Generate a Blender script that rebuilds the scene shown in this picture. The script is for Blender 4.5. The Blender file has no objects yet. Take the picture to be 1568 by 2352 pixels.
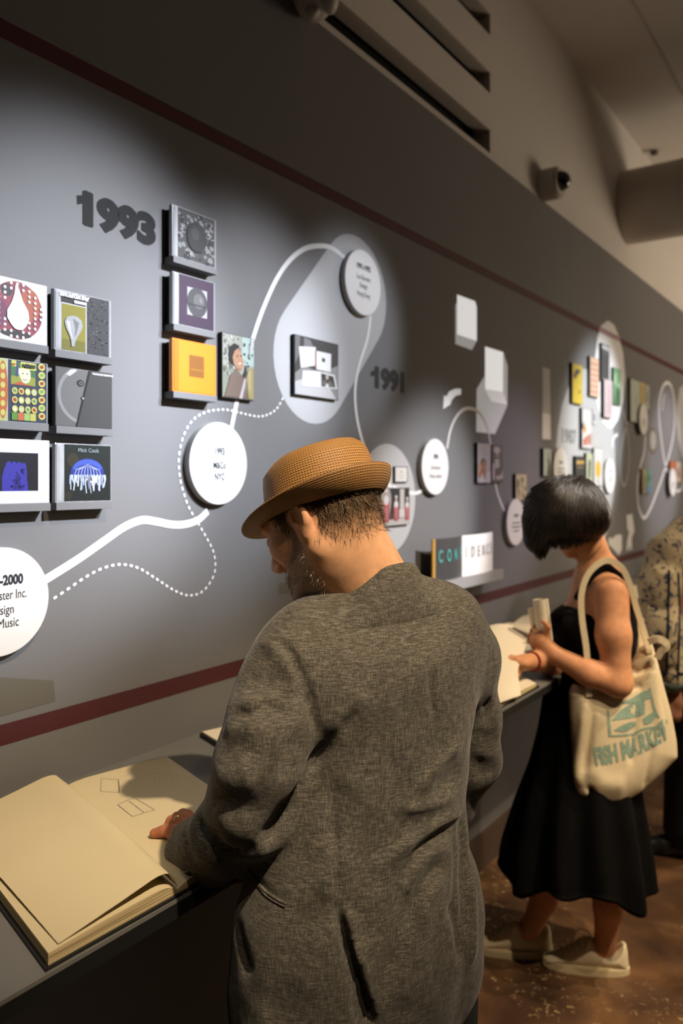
import bpy, math, random
import numpy as np
from mathutils import Vector, Matrix
from mathutils.bvhtree import BVHTree
from mathutils.geometry import tessellate_polygon

random.seed(7); RNG = np.random.default_rng(7)
scene = bpy.context.scene
COL = scene.collection

# ------------------------------------------------------------------ camera
# The long display wall is the plane X = 0, running along +Y; the room lies at X > 0.
F, CX, HY = 1829.0, 784.0, 1104.0
TH = math.atan(1274.0 / F)
CT, ST = math.cos(TH), math.sin(TH)
CAM_D, CAM_H = 1.45, 1.645
XVP = CX + F * math.tan(TH)
cam = bpy.data.cameras.new('camera')
cam.sensor_fit = 'AUTO'; cam.sensor_width = 36.0; cam.lens = 28.0
cam.shift_y = -72.0 / 2352.0
cam.clip_start = 0.02
cam.dof.use_dof = True; cam.dof.focus_distance = 1.30; cam.dof.aperture_fstop = 3.2
cam_o = bpy.data.objects.new('camera', cam); COL.objects.link(cam_o)
cam_o.location = (CAM_D, 0, CAM_H)
cam_o.rotation_euler = (math.pi / 2, 0, TH)
scene.camera = cam_o

# ------------------------------------------------------------------ view, world, lights
scene.view_settings.view_transform = 'Standard'
scene.view_settings.look = 'None'
scene.view_settings.gamma = 1.0
scene.view_settings.use_curve_mapping = False
scene.view_settings.exposure = 0.0
world = bpy.data.worlds.new('dim_room_air'); scene.world = world
world.use_nodes = True
world.node_tree.nodes['Background'].inputs[0].default_value = (1.0, 0.86, 0.70, 1)
world.node_tree.nodes['Background'].inputs[1].default_value = 0.010

def spot(name, pos, target, power, color, angle, blend, radius=0.03):
    l = bpy.data.lights.new(name, 'SPOT')
    l.energy = power; l.color = color; l.spot_size = math.radians(angle); l.spot_blend = blend
    l.shadow_soft_size = radius
    o = bpy.data.objects.new(name, l); COL.objects.link(o)
    o.location = pos
    o.rotation_euler = (Vector(target) - Vector(pos)).to_track_quat('-Z', 'Y').to_euler()
    return o
COOL = (0.87, 0.91, 1.0); NEUT = (0.97, 0.96, 1.0); WARM = (1.0, 0.78, 0.53); LILA = (0.86, 0.74, 1.0)
# cool ceiling spots washing the timeline wall
spot('wall_spot', (2.6, 2.05, 3.4), (0, 1.06, 1.86), 1250, COOL, 21.5, 0.95, 0.05)
spot('wall_spot', (2.6, 2.75, 3.4), (0, 1.58, 1.86), 1060, COOL, 19.5, 1.0, 0.05)
spot('wall_spot', (2.6, 3.10, 3.4), (0, 2.12, 2.10), 330, COOL, 14, 0.7, 0.05)
spot('wall_spot', (2.6, 3.80, 3.4), (0, 2.62, 1.46), 800, NEUT, 17, 0.8, 0.05)
spot('wall_spot', (2.6, 4.60, 3.4), (0, 3.45, 1.55), 210, LILA, 18, 0.9, 0.05)
spot('wall_spot', (2.6, 5.90, 3.4), (0, 4.70, 1.92), 900, (0.90, 0.96, 1.0), 22, 0.75, 0.05)
spot('wall_spot', (2.6, 7.60, 3.4), (0, 6.40, 1.75), 480, (0.97, 0.93, 1.0), 22, 0.8, 0.05)
# warm ceiling spots over the reading ledge, with unseen fill spots added among them
spot('warm_spot', (2.30, 0.50, 3.75), (0.68, 1.02, 1.52), 470, WARM, 27, 0.9)
spot('warm_spot', (2.20, -0.20, 3.75), (0.36, 0.80, 1.0), 60, WARM, 24, 0.8)  # added fill, softens the dark side of man and book
spot('warm_spot', (2.40, 2.10, 3.75), (0.40, 2.35, 1.0), 230, WARM, 34, 0.6)
spot('warm_spot', (2.50, 2.90, 3.75), (0.75, 2.75, 0.5), 300, WARM, 36, 0.6)
spot('warm_spot', (2.40, 4.60, 3.75), (0.40, 4.30, 1.0), 200, WARM, 44, 0.6)
spot('warm_spot', (3.10, 1.70, 3.75), (0.75, 2.60, 0.1), 200, WARM, 26, 0.6)  # added unseen fill for the shoes and floor
spot('warm_spot', (2.50, 0.90, 3.75), (0.42, 2.62, 0.05), 200, WARM, 13, 0.5)  # added to brighten the toes of the shoes
# unseen soft light added down the room to brighten the upper white wall and duct
far = bpy.data.lights.new('far_fill_light', 'POINT'); far.energy = 300; far.color = (1.0, 0.80, 0.58); far.shadow_soft_size = 0.9
far_o = bpy.data.objects.new('far_fill_light', far); COL.objects.link(far_o); far_o.location = (3.2, 7.6, 2.3)

# ------------------------------------------------------------------ picture <-> place helpers
RIGHT = np.array([CT, ST, 0.0]); FWD = np.array([-ST, CT, 0.0]); UP = np.array([0.0, 0.0, 1.0])
CAMP = np.array([CAM_D, 0.0, CAM_H])

def C(x, y, Z):            # picture point at depth Z -> (right, forward, height)
    return np.array([(x - CX) / F * Z, Z, CAM_H + (HY - y) / F * Z])
def to_world(a):
    a = np.asarray(a, dtype=float).reshape(-1, 3)
    out = a[:, :1] * RIGHT + a[:, 1:2] * FWD
    out[:, 0] += CAM_D; out[:, 2] = a[:, 2]
    return out
def P(x, y, Z):
    return to_world(C(x, y, Z))[0]
def PW(x, y, off=0.0):     # picture point -> (Y, z) on the wall plane X = off
    p = P(x, y, F * (CAM_D - off) / (CT * (XVP - x)))
    return (float(p[1]), float(p[2]))
def PZ(x, y, z):           # picture point -> world on the level z
    return P(x, y, F * (CAM_H - z) / (y - HY))

# ------------------------------------------------------------------ materials
MATS = {}
def srgb(r, g, b):
    def f(c):
        c /= 255.0
        return c / 12.92 if c <= 0.04045 else ((c + 0.055) / 1.055) ** 2.4
    return (f(r), f(g), f(b), 1.0)

def mat(name, color, rough=0.6, spec=0.3, metal=0.0, vary=None, bump=None, emit=0.0, attr=None, coat=0.0, alpha=None, trans=0.0, sheen=0.0):
    """vary=(scale xyz, amount) multiplies colour by noise; bump=(scale xyz, strength)"""
    if name in MATS: return MATS[name]
    m = bpy.data.materials.new(name); m.use_nodes = True
    nt = m.node_tree; N = nt.nodes; L = nt.links
    b = N['Principled BSDF']
    if len(color) == 3: color = (*color, 1.0)
    b.inputs['Base Color'].default_value = color
    b.inputs['Roughness'].default_value = rough
    b.inputs['Specular IOR Level'].default_value = spec
    b.inputs['Metallic'].default_value = metal
    b.inputs['Coat Weight'].default_value = coat
    b.inputs['Transmission Weight'].default_value = trans
    if sheen:
        b.inputs['Sheen Weight'].default_value = sheen
    if alpha is not None: b.inputs['Alpha'].default_value = alpha
    if emit:
        b.inputs['Emission Color'].default_value = color; b.inputs['Emission Strength'].default_value = emit
    tc = N.new('ShaderNodeTexCoord')
    def noise(scale, detail=4.0):
        mp = N.new('ShaderNodeMapping'); mp.inputs['Scale'].default_value = scale if hasattr(scale, '__len__') else (scale,) * 3
        L.new(tc.outputs['Object'], mp.inputs['Vector'])
        n = N.new('ShaderNodeTexNoise'); n.inputs['Scale'].default_value = 1.0; n.inputs['Detail'].default_value = detail
        L.new(mp.outputs['Vector'], n.inputs['Vector'])
        return n.outputs['Fac']
    src = None
    if attr:
        a = N.new('ShaderNodeAttribute'); a.attribute_name = attr; src = a.outputs['Color']
    if vary:
        layers = vary if isinstance(vary, list) else [vary]
        for sc, amt in layers:
            fac = noise(sc)
            rg = N.new('ShaderNodeMapRange'); rg.inputs['From Min'].default_value = 0.3; rg.inputs['From Max'].default_value = 0.7
            rg.inputs['To Min'].default_value = 1 - amt; rg.inputs['To Max'].default_value = 1 + amt
            L.new(fac, rg.inputs['Value'])
            mx = N.new('ShaderNodeVectorMath'); mx.operation = 'SCALE'
            if src is None: mx.inputs[0].default_value = color[:3]
            else: L.new(src, mx.inputs[0])
            L.new(rg.outputs['Result'], mx.inputs['Scale'])
            src = mx.outputs['Vector']
    if src is not None: L.new(src, b.inputs['Base Color'])
    if bump:
        fac = noise(bump[0]); bp = N.new('ShaderNodeBump'); bp.inputs['Strength'].default_value = bump[1]; bp.inputs['Distance'].default_value = 0.002
        L.new(fac, bp.inputs['Height']); L.new(bp.outputs['Normal'], b.inputs['Normal'])
    MATS[name] = m
    return m

def paint(rgb, rough=0.55, spec=0.25):
    n = 'print_%02x%02x%02x' % rgb
    return mat(n, tuple(0.53 * q for q in srgb(*rgb)[:3]), rough, spec)

# ------------------------------------------------------------------ objects
ORG = {}
def tag(o, label=None, cat=None, group=None, kind=None):
    if label: o['label'] = label
    if cat: o['category'] = cat
    if group: o['group'] = group
    if kind: o['kind'] = kind
    return o
def thing(name, label, cat, loc, group=None):
    o = bpy.data.objects.new(name, None); COL.objects.link(o)
    o.empty_display_size = 0.05
    o.location = loc; ORG[o] = np.array(loc, dtype=float)
    return tag(o, label, cat, group)
def mesh_obj(name, verts, faces, mats, parent=None, smooth=False, mi=None, kind=None, label=None):
    v = np.asarray(verts, dtype=float).reshape(-1, 3)
    org = ORG.get(parent, np.zeros(3)) if parent is not None else np.zeros(3)
    me = bpy.data.meshes.new(name)
    me.from_pydata((v - org).tolist(), [], [list(map(int, f)) for f in faces])
    for m in (mats if isinstance(mats, (list, tuple)) else [mats]): me.materials.append(m)
    if mi is not None: me.polygons.foreach_set('material_index', np.asarray(mi, dtype=np.int32))
    if smooth: me.polygons.foreach_set('use_smooth', np.ones(len(me.polygons), dtype=bool))
    me.update()
    o = bpy.data.objects.new(name, me); COL.objects.link(o)
    if parent is not None: o.parent = parent
    ORG[o] = org
    if kind: o['kind'] = kind
    if label: o['label'] = label
    return o
def box_vf(x0, x1, y0, y1, z0, z1):
    v = [(x0, y0, z0), (x1, y0, z0), (x1, y1, z0), (x0, y1, z0), (x0, y0, z1), (x1, y0, z1), (x1, y1, z1), (x0, y1, z1)]
    f = [(0, 3, 2, 1), (4, 5, 6, 7), (0, 1, 5, 4), (1, 2, 6, 5), (2, 3, 7, 6), (3, 0, 4, 7)]
    return v, f
def bevel_box_vf(x0, x1, y0, y1, z0, z1, b):
    """box whose front rim (X = x1) and side rims are chamfered"""
    import bmesh
    bm = bmesh.new(); v, f = box_vf(x0, x1, y0, y1, z0, z1)
    vs = [bm.verts.new(p) for p in v]
    for q in f: bm.faces.new([vs[i] for i in q])
    bmesh.ops.bevel(bm, geom=bm.edges[:], offset=b, segments=2, profile=0.6, affect='EDGES')
    bm.verts.index_update()
    V = [tuple(q.co) for q in bm.verts]; Fc = [tuple(w.index for w in q.verts) for q in bm.faces]
    bm.free(); return V, Fc
def box(name, x0, x1, y0, y1, z0, z1, m, parent=None, b=0.0, **k):
    v, f = bevel_box_vf(x0, x1, y0, y1, z0, z1, b) if b else box_vf(x0, x1, y0, y1, z0, z1)
    return mesh_obj(name, v, f, m, parent, **k)
def tube_vf(pts, rad, n=8, cap=True):
    pts = [np.asarray(p, dtype=float) for p in pts]; V = []; Fc = []
    m = len(pts); rad = rad if hasattr(rad, '__len__') else [rad] * m
    up = np.array([0.13, 0.27, 0.95])
    for i, p in enumerate(pts):
        t = pts[min(i + 1, m - 1)] - pts[max(i - 1, 0)]; t = t / (np.linalg.norm(t) + 1e-9)
        a = np.cross(t, up); a /= (np.linalg.norm(a) + 1e-9); bb = np.cross(t, a)
        for k in range(n):
            ang = 2 * math.pi * k / n
            V.append(p + rad[i] * (math.cos(ang) * a + math.sin(ang) * bb))
    for i in range(m - 1):
        for k in range(n):
            k2 = (k + 1) % n
            Fc.append((i * n + k, i * n + k2, (i + 1) * n + k2, (i + 1) * n + k))
    if cap:
        Fc.append(tuple(range(n - 1, -1, -1))); Fc.append(tuple((m - 1) * n + k for k in range(n)))
    return V, Fc
def tube(name, pts, rad, m, parent=None, n=8, **k):
    v, f = tube_vf(pts, rad, n); return mesh_obj(name, v, f, m, parent, smooth=True, **k)
def spline(pts, n=12, closed=False):
    pts = [np.asarray(p, dtype=float) for p in pts]; out = []; m = len(pts)
    rng = range(m if closed else m - 1)
    for i in rng:
        if closed: p0, p1, p2, p3 = pts[(i - 1) % m], pts[i], pts[(i + 1) % m], pts[(i + 2) % m]
        else: p0, p1, p2, p3 = pts[max(i - 1, 0)], pts[i], pts[i + 1], pts[min(i + 2, m - 1)]
        for k in range(n):
            t = k / n
            out.append(0.5 * ((2 * p1) + (-p0 + p2) * t + (2 * p0 - 5 * p1 + 4 * p2 - p3) * t * t + (-p0 + 3 * p1 - 3 * p2 + p3) * t ** 3))
    if not closed: out.append(pts[-1])
    return out
def ribbon_vf(pts2, w, X):
    """flat ribbon on the wall along 2D (Y,z) points"""
    pts2 = [np.asarray(p) for p in pts2]; V = []; Fc = []; m = len(pts2)
    for i, p in enumerate(pts2):
        t = pts2[min(i + 1, m - 1)] - pts2[max(i - 1, 0)]; t = t / (np.linalg.norm(t) + 1e-9)
        nrm = np.array([-t[1], t[0]]); ww = w[i] if hasattr(w, '__len__') else w
        a = p + nrm * ww / 2; b = p - nrm * ww / 2
        V += [(X, a[0], a[1]), (X, b[0], b[1])]
    for i in range(m - 1): Fc.append((2 * i, 2 * i + 1, 2 * i + 3, 2 * i + 2))
    return V, Fc
def art(name, items, X, parent, step=0.00025):
    """flat print: items = [(material, [(Y,z),...])], later items lie on top"""
    V = []; Fc = []; mi = []; ms = []
    step = min(step, 0.002 / len(items))
    for k, (m, poly) in enumerate(items):
        if m not in ms: ms.append(m)
        b = len(V)
        area = sum(poly[i][0] * poly[(i + 1) % len(poly)][1] - poly[(i + 1) % len(poly)][0] * poly[i][1] for i in range(len(poly)))
        pl = list(poly) if area > 0 else list(reversed(poly))
        V += [(X + k * step, p[0], p[1]) for p in pl]
        Fc.append(tuple(range(b, b + len(pl)))); mi.append(ms.index(m))
    return mesh_obj(name, V, Fc, ms, parent, mi=mi)
def ell(cy, cz, ry, rz, n=28, a0=0.0, rot=0.0):
    out = []
    for k in range(n):
        a = a0 + 2 * math.pi * k / n; u, v = ry * math.cos(a), rz * math.sin(a)
        out.append((cy + u * math.cos(rot) - v * math.sin(rot), cz + u * math.sin(rot) + v * math.cos(rot)))
    return out
def text_mesh(body, size, bold=0.0, align='CENTER', sx=1.0):
    cu = bpy.data.curves.new('lettering', 'FONT'); cu.body = body; cu.size = size; cu.align_x = align; cu.offset = bold
    cu.resolution_u = 4
    o = bpy.data.objects.new('lettering', cu); COL.objects.link(o)
    dg = bpy.context.evaluated_depsgraph_get(); dg.update()
    me = bpy.data.meshes.new_from_object(o.evaluated_get(dg))
    V = [(v.co.x * sx, v.co.y) for v in me.vertices]; Fc = [tuple(p.vertices) for p in me.polygons]
    bpy.data.objects.remove(o); bpy.data.curves.remove(cu); bpy.data.meshes.remove(me)
    return V, Fc
def wall_text(name, body, size, Y, z, X, m, parent, bold=0.0, align='CENTER', sx=1.0):
    V, Fc = text_mesh(body, size, bold, align, sx)
    return mesh_obj(name, [(X, Y + a, z + b) for a, b in V], Fc, m, parent)

# ------------------------------------------------------------------ implicit modelling (smooth unions, surface nets)
class Field:
    def __init__(s, lo, hi, h):
        s.h = h; s.lo = np.asarray(lo, dtype=np.float32); n = np.ceil((np.asarray(hi) - lo) / h).astype(int) + 1
        s.n = n; s.ax = [s.lo[i] + h * np.arange(n[i], dtype=np.float32) for i in range(3)]
        s.g = np.full(n, 0.3, dtype=np.float32)
    def _sl(s, lo, hi):
        sl = []
        for i in range(3):
            a = int(np.clip(math.floor((lo[i] - s.lo[i]) / s.h), 0, s.n[i] - 1)); b = int(np.clip(math.ceil((hi[i] - s.lo[i]) / s.h) + 1, a + 1, s.n[i]))
            sl.append(slice(a, b))
        X = s.ax[0][sl[0]][:, None, None]; Y = s.ax[1][sl[1]][None, :, None]; Z = s.ax[2][sl[2]][None, None, :]
        return tuple(sl), X, Y, Z
    def _mix(s, sl, d, k, mode):
        a = s.g[sl]
        if mode == 'sub':
            d = -d
            if k <= 0: s.g[sl] = np.maximum(a, d); return
            h = np.clip(0.5 - 0.5 * (d - a) / k, 0, 1) ; s.g[sl] = d * (1 - h) + a * h + k * h * (1 - h)
        else:
            if k <= 0: s.g[sl] = np.minimum(a, d); return
            h = np.clip(0.5 + 0.5 * (d - a) / k, 0, 1); s.g[sl] = d * (1 - h) + a * h - k * h * (1 - h)
    def ellipsoid(s, c, r, R=None, k=0.02, mode='add'):
        c = np.asarray(c, dtype=float); r = np.asarray(r, dtype=float); m = max(r) + k + 4 * s.h
        sl, X, Y, Z = s._sl(c - m, c + m)
        X = X - c[0]; Y = Y - c[1]; Z = Z - c[2]
        if R is None: u, v, w = X, Y, Z
        else:
            R = np.asarray(R)          # rows = local axes
            u = X * R[0, 0] + Y * R[0, 1] + Z * R[0, 2]; v = X * R[1, 0] + Y * R[1, 1] + Z * R[1, 2]; w = X * R[2, 0] + Y * R[2, 1] + Z * R[2, 2]
        k0 = np.sqrt((u / r[0]) ** 2 + (v / r[1]) ** 2 + (w / r[2]) ** 2)
        k1 = np.sqrt((u / r[0] ** 2) ** 2 + (v / r[1] ** 2) ** 2 + (w / r[2] ** 2) ** 2) + 1e-6
        s._mix(sl, (k0 * (k0 - 1) / k1).astype(np.float32), k, mode)
    def capsule(s, a, b, ra, rb, k=0.02, mode='add', flat=None):
        a = np.asarray(a, dtype=float); b = np.asarray(b, dtype=float); m = max(ra, rb) + k + 4 * s.h
        sl, X, Y, Z = s._sl(np.minimum(a, b) - m, np.maximum(a, b) + m)
        d = b - a; L2 = float(d @ d) + 1e-12
        t = np.clip(((X - a[0]) * d[0] + (Y - a[1]) * d[1] + (Z - a[2]) * d[2]) / L2, 0, 1)
        dist = np.sqrt((X - a[0] - t * d[0]) ** 2 + (Y - a[1] - t * d[1]) ** 2 + (Z - a[2] - t * d[2]) ** 2)
        s._mix(sl, (dist - (ra + t * (rb - ra))).astype(np.float32), k, mode)
    def chain(s, pts, rad, k=0.015, mode='add'):
        for i in range(len(pts) - 1): s.capsule(pts[i], pts[i + 1], rad[i], rad[i + 1], k, mode)
    def loft(s, rings, k=0.02, power=2.3, mode='add'):
        """rings = [(z, cr, cf, a, b, phi)] stacked by height: rotated superellipses"""
        rings = sorted(rings); zs = np.array([q[0] for q in rings]); A = np.array([q[1:] for q in rings])
        m = A[:, 2:4].max() + k + 4 * s.h
        lo = np.array([A[:, 0].min() - m, A[:, 1].min() - m, zs[0] - 0.03]); hi = np.array([A[:, 0].max() + m, A[:, 1].max() + m, zs[-1] + 0.03])
        sl, X, Y, Z = s._sl(lo, hi); zz = Z[0, 0]
        zi = np.clip(zz, zs[0], zs[-1])
        col = [np.interp(zi, zs, A[:, j]) for j in range(5)]
        kern = max(1, int(0.02 / s.h)); 
        def sm(q):
            p = np.pad(q, kern, mode='edge'); return np.convolve(p, np.ones(2 * kern + 1) / (2 * kern + 1), 'valid')
        cr, cf, a, b, ph = [sm(q).astype(np.float32)[None, None, :] for q in col]
        c_, s_ = np.cos(ph), np.sin(ph)
        u = (X - cr) * c_ + (Y - cf) * s_; v = -(X - cr) * s_ + (Y - cf) * c_
        q = (np.abs(u / a) ** power + np.abs(v / b) ** power) ** (1 / power)
        d = (q - 1) * np.minimum(a, b)
        over = np.maximum(zs[0] - zz, zz - zs[-1]).astype(np.float32)[None, None, :]
        d = np.maximum(d, over) + 0 * q
        s._mix(sl, d.astype(np.float32), k, mode)
    def inflate(s, poly, fc, T, soft, k=0.01, slope=0.0, mode='add', pw=0.5):
        """poly in (right, height); body of half thickness T around forward = fc + slope*(right - r0)"""
        poly = np.asarray(poly, dtype=float); r0 = poly[:, 0].mean()
        sp = abs(slope) * (poly[:, 0].max() - poly[:, 0].min())
        lo = np.array([poly[:, 0].min() - .03, fc - T - sp - .03, poly[:, 1].min() - .03]); hi = np.array([poly[:, 0].max() + .03, fc + T + sp + .03, poly[:, 1].max() + .03])
        sl, X, Y, Z = s._sl(lo, hi)
        px = X[:, 0, 0][:, None]; pz = Z[0, 0][None, :]
        dmin = np.full((px.shape[0], pz.shape[1]), 9.0); inside = np.zeros_like(dmin, dtype=bool)
        n = len(poly)
        for i in range(n):
            a = poly[i]; b = poly[(i + 1) % n]; e = b - a
            t = np.clip(((px - a[0]) * e[0] + (pz - a[1]) * e[1]) / (e @ e + 1e-12), 0, 1)
            dmin = np.minimum(dmin, np.hypot(px - a[0] - t * e[0], pz - a[1] - t * e[1]))
            cnd = (a[1] > pz) != (b[1] > pz)
            xx = a[0] + (pz - a[1]) / (e[1] if abs(e[1]) > 1e-9 else 1e-9) * e[0]
            inside ^= cnd & (px < xx)
        d2 = np.where(inside, -dmin, dmin)
        th = T * np.clip(-d2 / soft, 0, 1); th = T * np.clip(1 - (1 - np.clip(-d2 / soft, 0, 1)) ** 2, 0, 1) ** pw
        cen = fc + slope * (X - r0)
        d = np.maximum(np.abs(Y - cen) - th[:, None, :].astype(np.float32), d2[:, None, :].astype(np.float32))
        s._mix(sl, d.astype(np.float32), k, mode)
    def blur(s, times=1):
        for _ in range(times):
            for ax in range(3):
                g = s.g; lo = [slice(None)] * 3; hi = [slice(None)] * 3; md = [slice(None)] * 3
                lo[ax] = slice(0, -2); hi[ax] = slice(2, None); md[ax] = slice(1, -1)
                n = g.copy(); n[tuple(md)] = 0.25 * g[tuple(lo)] + 0.5 * g[tuple(md)] + 0.25 * g[tuple(hi)]; s.g = n
    def mesh(s):
        g = s.g; sg = g < 0
        act = np.zeros(np.array(g.shape) - 1, dtype=np.uint8)
        for dx in (0, 1):
            for dy in (0, 1):
                for dz in (0, 1):
                    act += sg[dx:g.shape[0] - 1 + dx, dy:g.shape[1] - 1 + dy, dz:g.shape[2] - 1 + dz]
        idx = np.argwhere((act > 0) & (act < 8))
        corner = np.array([(dx, dy, dz) for dx in (0, 1) for dy in (0, 1) for dz in (0, 1)])
        vals = np.stack([g[idx[:, 0] + c[0], idx[:, 1] + c[1], idx[:, 2] + c[2]] for c in corner], 1)
        acc = np.zeros((len(idx), 3)); cnt = np.zeros(len(idx))
        for i in range(8):
            for j in range(i + 1, 8):
                if abs(corner[i] - corner[j]).sum() != 1: continue
                a, b = vals[:, i], vals[:, j]; mk = (a < 0) != (b < 0)
                t = np.where(mk, a / np.where(mk, a - b, 1), 0)
                acc += np.where(mk[:, None], corner[i] + t[:, None] * (corner[j] - corner[i]), 0); cnt += mk
        V = s.lo + s.h * (idx + acc / cnt[:, None])
        vid = np.full(act.shape, -1, dtype=np.int64); vid[idx[:, 0], idx[:, 1], idx[:, 2]] = np.arange(len(idx))
        quads = []
        for ax in range(3):
            o1, o2 = [(1, 2), (2, 0), (0, 1)][ax]
            a = [slice(None)] * 3; b = [slice(None)] * 3; a[ax] = slice(0, -1); b[ax] = slice(1, None)
            s0 = sg[tuple(a)]; s1 = sg[tuple(b)]
            e = np.argwhere(s0 != s1)
            ok = (e[:, o1] > 0) & (e[:, o2] > 0) & (e[:, o1] < g.shape[o1] - 1) & (e[:, o2] < g.shape[o2] - 1); e = e[ok]
            fl = s0[e[:, 0], e[:, 1], e[:, 2]]
            d1 = np.zeros(3, int); d1[o1] = 1; d2 = np.zeros(3, int); d2[o2] = 1
            q = [e - d1 - d2, e - d2, e, e - d1]
            q = np.stack([vid[w[:, 0], w[:, 1], w[:, 2]] for w in q], 1)
            q = np.where(fl[:, None], q, q[:, ::-1]); quads.append(q[(q >= 0).all(1)])
        return V, np.concatenate(quads)

def vnormals(V, Q):
    n = np.cross(V[Q[:, 2]] - V[Q[:, 0]], V[Q[:, 3]] - V[Q[:, 1]])
    out = np.zeros_like(V)
    for j in range(4): np.add.at(out, Q[:, j], n)
    return out / (np.linalg.norm(out, axis=1)[:, None] + 1e-12)
def relax(V, Q, it=2, lam=0.5):
    for _ in range(it):
        acc = np.zeros_like(V); cnt = np.zeros(len(V))
        for j in range(4):
            a, b = Q[:, j], Q[:, (j + 1) % 4]
            np.add.at(acc, a, V[b]); np.add.at(cnt, a, 1); np.add.at(acc, b, V[a]); np.add.at(cnt, b, 1)
        V = V + lam * (acc / np.maximum(cnt, 1)[:, None] - V)
    return V
def bvh_of(V, Q):
    return BVHTree.FromPolygons([tuple(v) for v in V], [tuple(map(int, q)) for q in Q])
def ray(bvh, x, y):
    """first hit, in camera-frame coordinates, of the line of sight through a picture point"""
    o = Vector((0, 0, CAM_H)); d = Vector(((x - CX) / F, 1.0, (HY - y) / F)).normalized()
    hit = bvh.ray_cast(o, d)
    return (np.array(hit[0]), np.array(hit[1])) if hit[0] is not None else (None, None)
def folds(V, Q, lines):
    """raise or sink cloth along lines traced on its surface: (picture polyline, amplitude, width)"""
    bvh = bvh_of(V, Q); N = vnormals(V, Q); disp = np.zeros(len(V))
    for line, amp, w in lines:
        pts = []
        for p in spline([np.array(q, float) for q in line], 4):
            h, _ = ray(bvh, p[0], p[1])
            if h is not None: pts.append(h)
        if len(pts) < 2: continue
        pts = np.array(pts); best = np.full(len(V), 9.0); tt = np.zeros(len(V)); m = len(pts) - 1
        lo = pts.min(0) - 3 * w; hi = pts.max(0) + 3 * w
        ids = np.where(((V > lo) & (V < hi)).all(1))[0]; W = V[ids]; best = np.full(len(ids), 9.0); tt = np.zeros(len(ids))
        for i in range(m):
            a, b = pts[i], pts[i + 1]; e = b - a
            if np.linalg.norm(e) > 0.12: continue
            t = np.clip(((W - a) @ e) / (e @ e + 1e-12), 0, 1); d = np.linalg.norm(W - a - t[:, None] * e, axis=1)
            mk = d < best; best = np.where(mk, d, best); tt = np.where(mk, (i + t) / m, tt)
        taper = np.clip(np.minimum(tt, 1 - tt) * 5, 0.15, 1)
        disp[ids] += amp * taper * np.exp(-(best / w) ** 2)
    return V + N * disp[:, None]
def vcol(o, cols, name='Col'):
    at = o.data.color_attributes.new(name, 'FLOAT_COLOR', 'POINT')
    c = np.ones((len(cols), 4), dtype=np.float32); c[:, :3] = cols[:, :3]
    at.data.foreach_set('color', c.ravel())
# ================================================================== the setting
M_WALL = mat('grey_wall_paint', (0.142, 0.142, 0.146), 0.75, 0.2, vary=((1.5, 1.5, 1.5), 0.04), bump=(220, 0.12))
M_WHITE = mat('white_wall_paint', (0.55, 0.53, 0.505), 0.8, 0.2, vary=((2, 2, 2), 0.03), bump=(150, 0.1))
M_CEIL = mat('ceiling_paint', (0.56, 0.54, 0.51), 0.85, 0.15, vary=((1, 1, 1), 0.04))
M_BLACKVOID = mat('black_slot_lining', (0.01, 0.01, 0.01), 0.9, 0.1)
M_STRIPE = mat('maroon_stripe_paint', (0.064, 0.017, 0.020), 0.7, 0.2, vary=((3, 3, 3), 0.06))
M_FARWALL = mat('dark_room_paint', (0.16, 0.15, 0.14), 0.85, 0.15, vary=((1, 1, 1), 0.05))
M_BASE = mat('baseboard_brown', srgb(70, 56, 46), 0.6, 0.3, vary=((6, 6, 6), 0.1))

def floor_material():
    m = bpy.data.materials.new('worn_brown_floor'); m.use_nodes = True
    N = m.node_tree.nodes; L = m.node_tree.links; b = N['Principled BSDF']
    tc = N.new('ShaderNodeTexCoord')
    def nz(s, d=6, dist=0.0):
        n = N.new('ShaderNodeTexNoise'); n.inputs['Scale'].default_value = s; n.inputs['Detail'].default_value = d; n.inputs['Distortion'].default_value = dist
        L.new(tc.outputs['Object'], n.inputs['Vector']); return n.outputs['Fac']
    def ramp(f, stops):
        r = N.new('ShaderNodeValToRGB'); L.new(f, r.inputs[0])
        e = r.color_ramp.elements
        while len(e) < len(stops): e.new(0.5)
        for q, (p, c) in zip(e, stops): q.position = p; q.color = c
        return r.outputs[0]
    base = ramp(nz(3.2, 8, 0.6), [(0.30, srgb(58, 40, 28)), (0.48, srgb(88, 62, 42)), (0.60, srgb(112, 82, 54)), (0.75, srgb(146, 114, 76))])
    fleck = ramp(nz(46, 5, 1.2), [(0.60, (0, 0, 0, 1)), (0.70, (1, 1, 1, 1))])
    mx = N.new('ShaderNodeMix'); mx.data_type = 'RGBA'
    mul = N.new('ShaderNodeMath'); mul.operation = 'MULTIPLY'; L.new(fleck, mul.inputs[0]); L.new(ramp(nz(2.1, 3), [(0.45, (0, 0, 0, 1)), (0.6, (1, 1, 1, 1))]), mul.inputs[1])
    L.new(mul.outputs[0], mx.inputs['Factor']); L.new(base, mx.inputs['A']); mx.inputs['B'].default_value = srgb(206, 180, 130)
    L.new(mx.outputs['Result'], b.inputs['Base Color'])
    rg = N.new('ShaderNodeMapRange'); L.new(nz(7, 4), rg.inputs['Value']); rg.inputs['To Min'].default_value = 0.25; rg.inputs['To Max'].default_value = 0.6
    L.new(rg.outputs[0], b.inputs['Roughness'])
    bp = N.new('ShaderNodeBump'); bp.inputs['Strength'].default_value = 0.25; bp.inputs['Distance'].default_value = 0.003
    L.new(nz(30, 6), bp.inputs['Height']); L.new(bp.outputs[0], b.inputs['Normal'])
    return m
Y_A, Y_B, X_R, Z_C = -3.0, 12.0, 5.2, 3.96
WT = 3.045
box('floor', -0.3, X_R, Y_A, Y_B, -0.1, 0.0, floor_material(), kind='structure')
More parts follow.
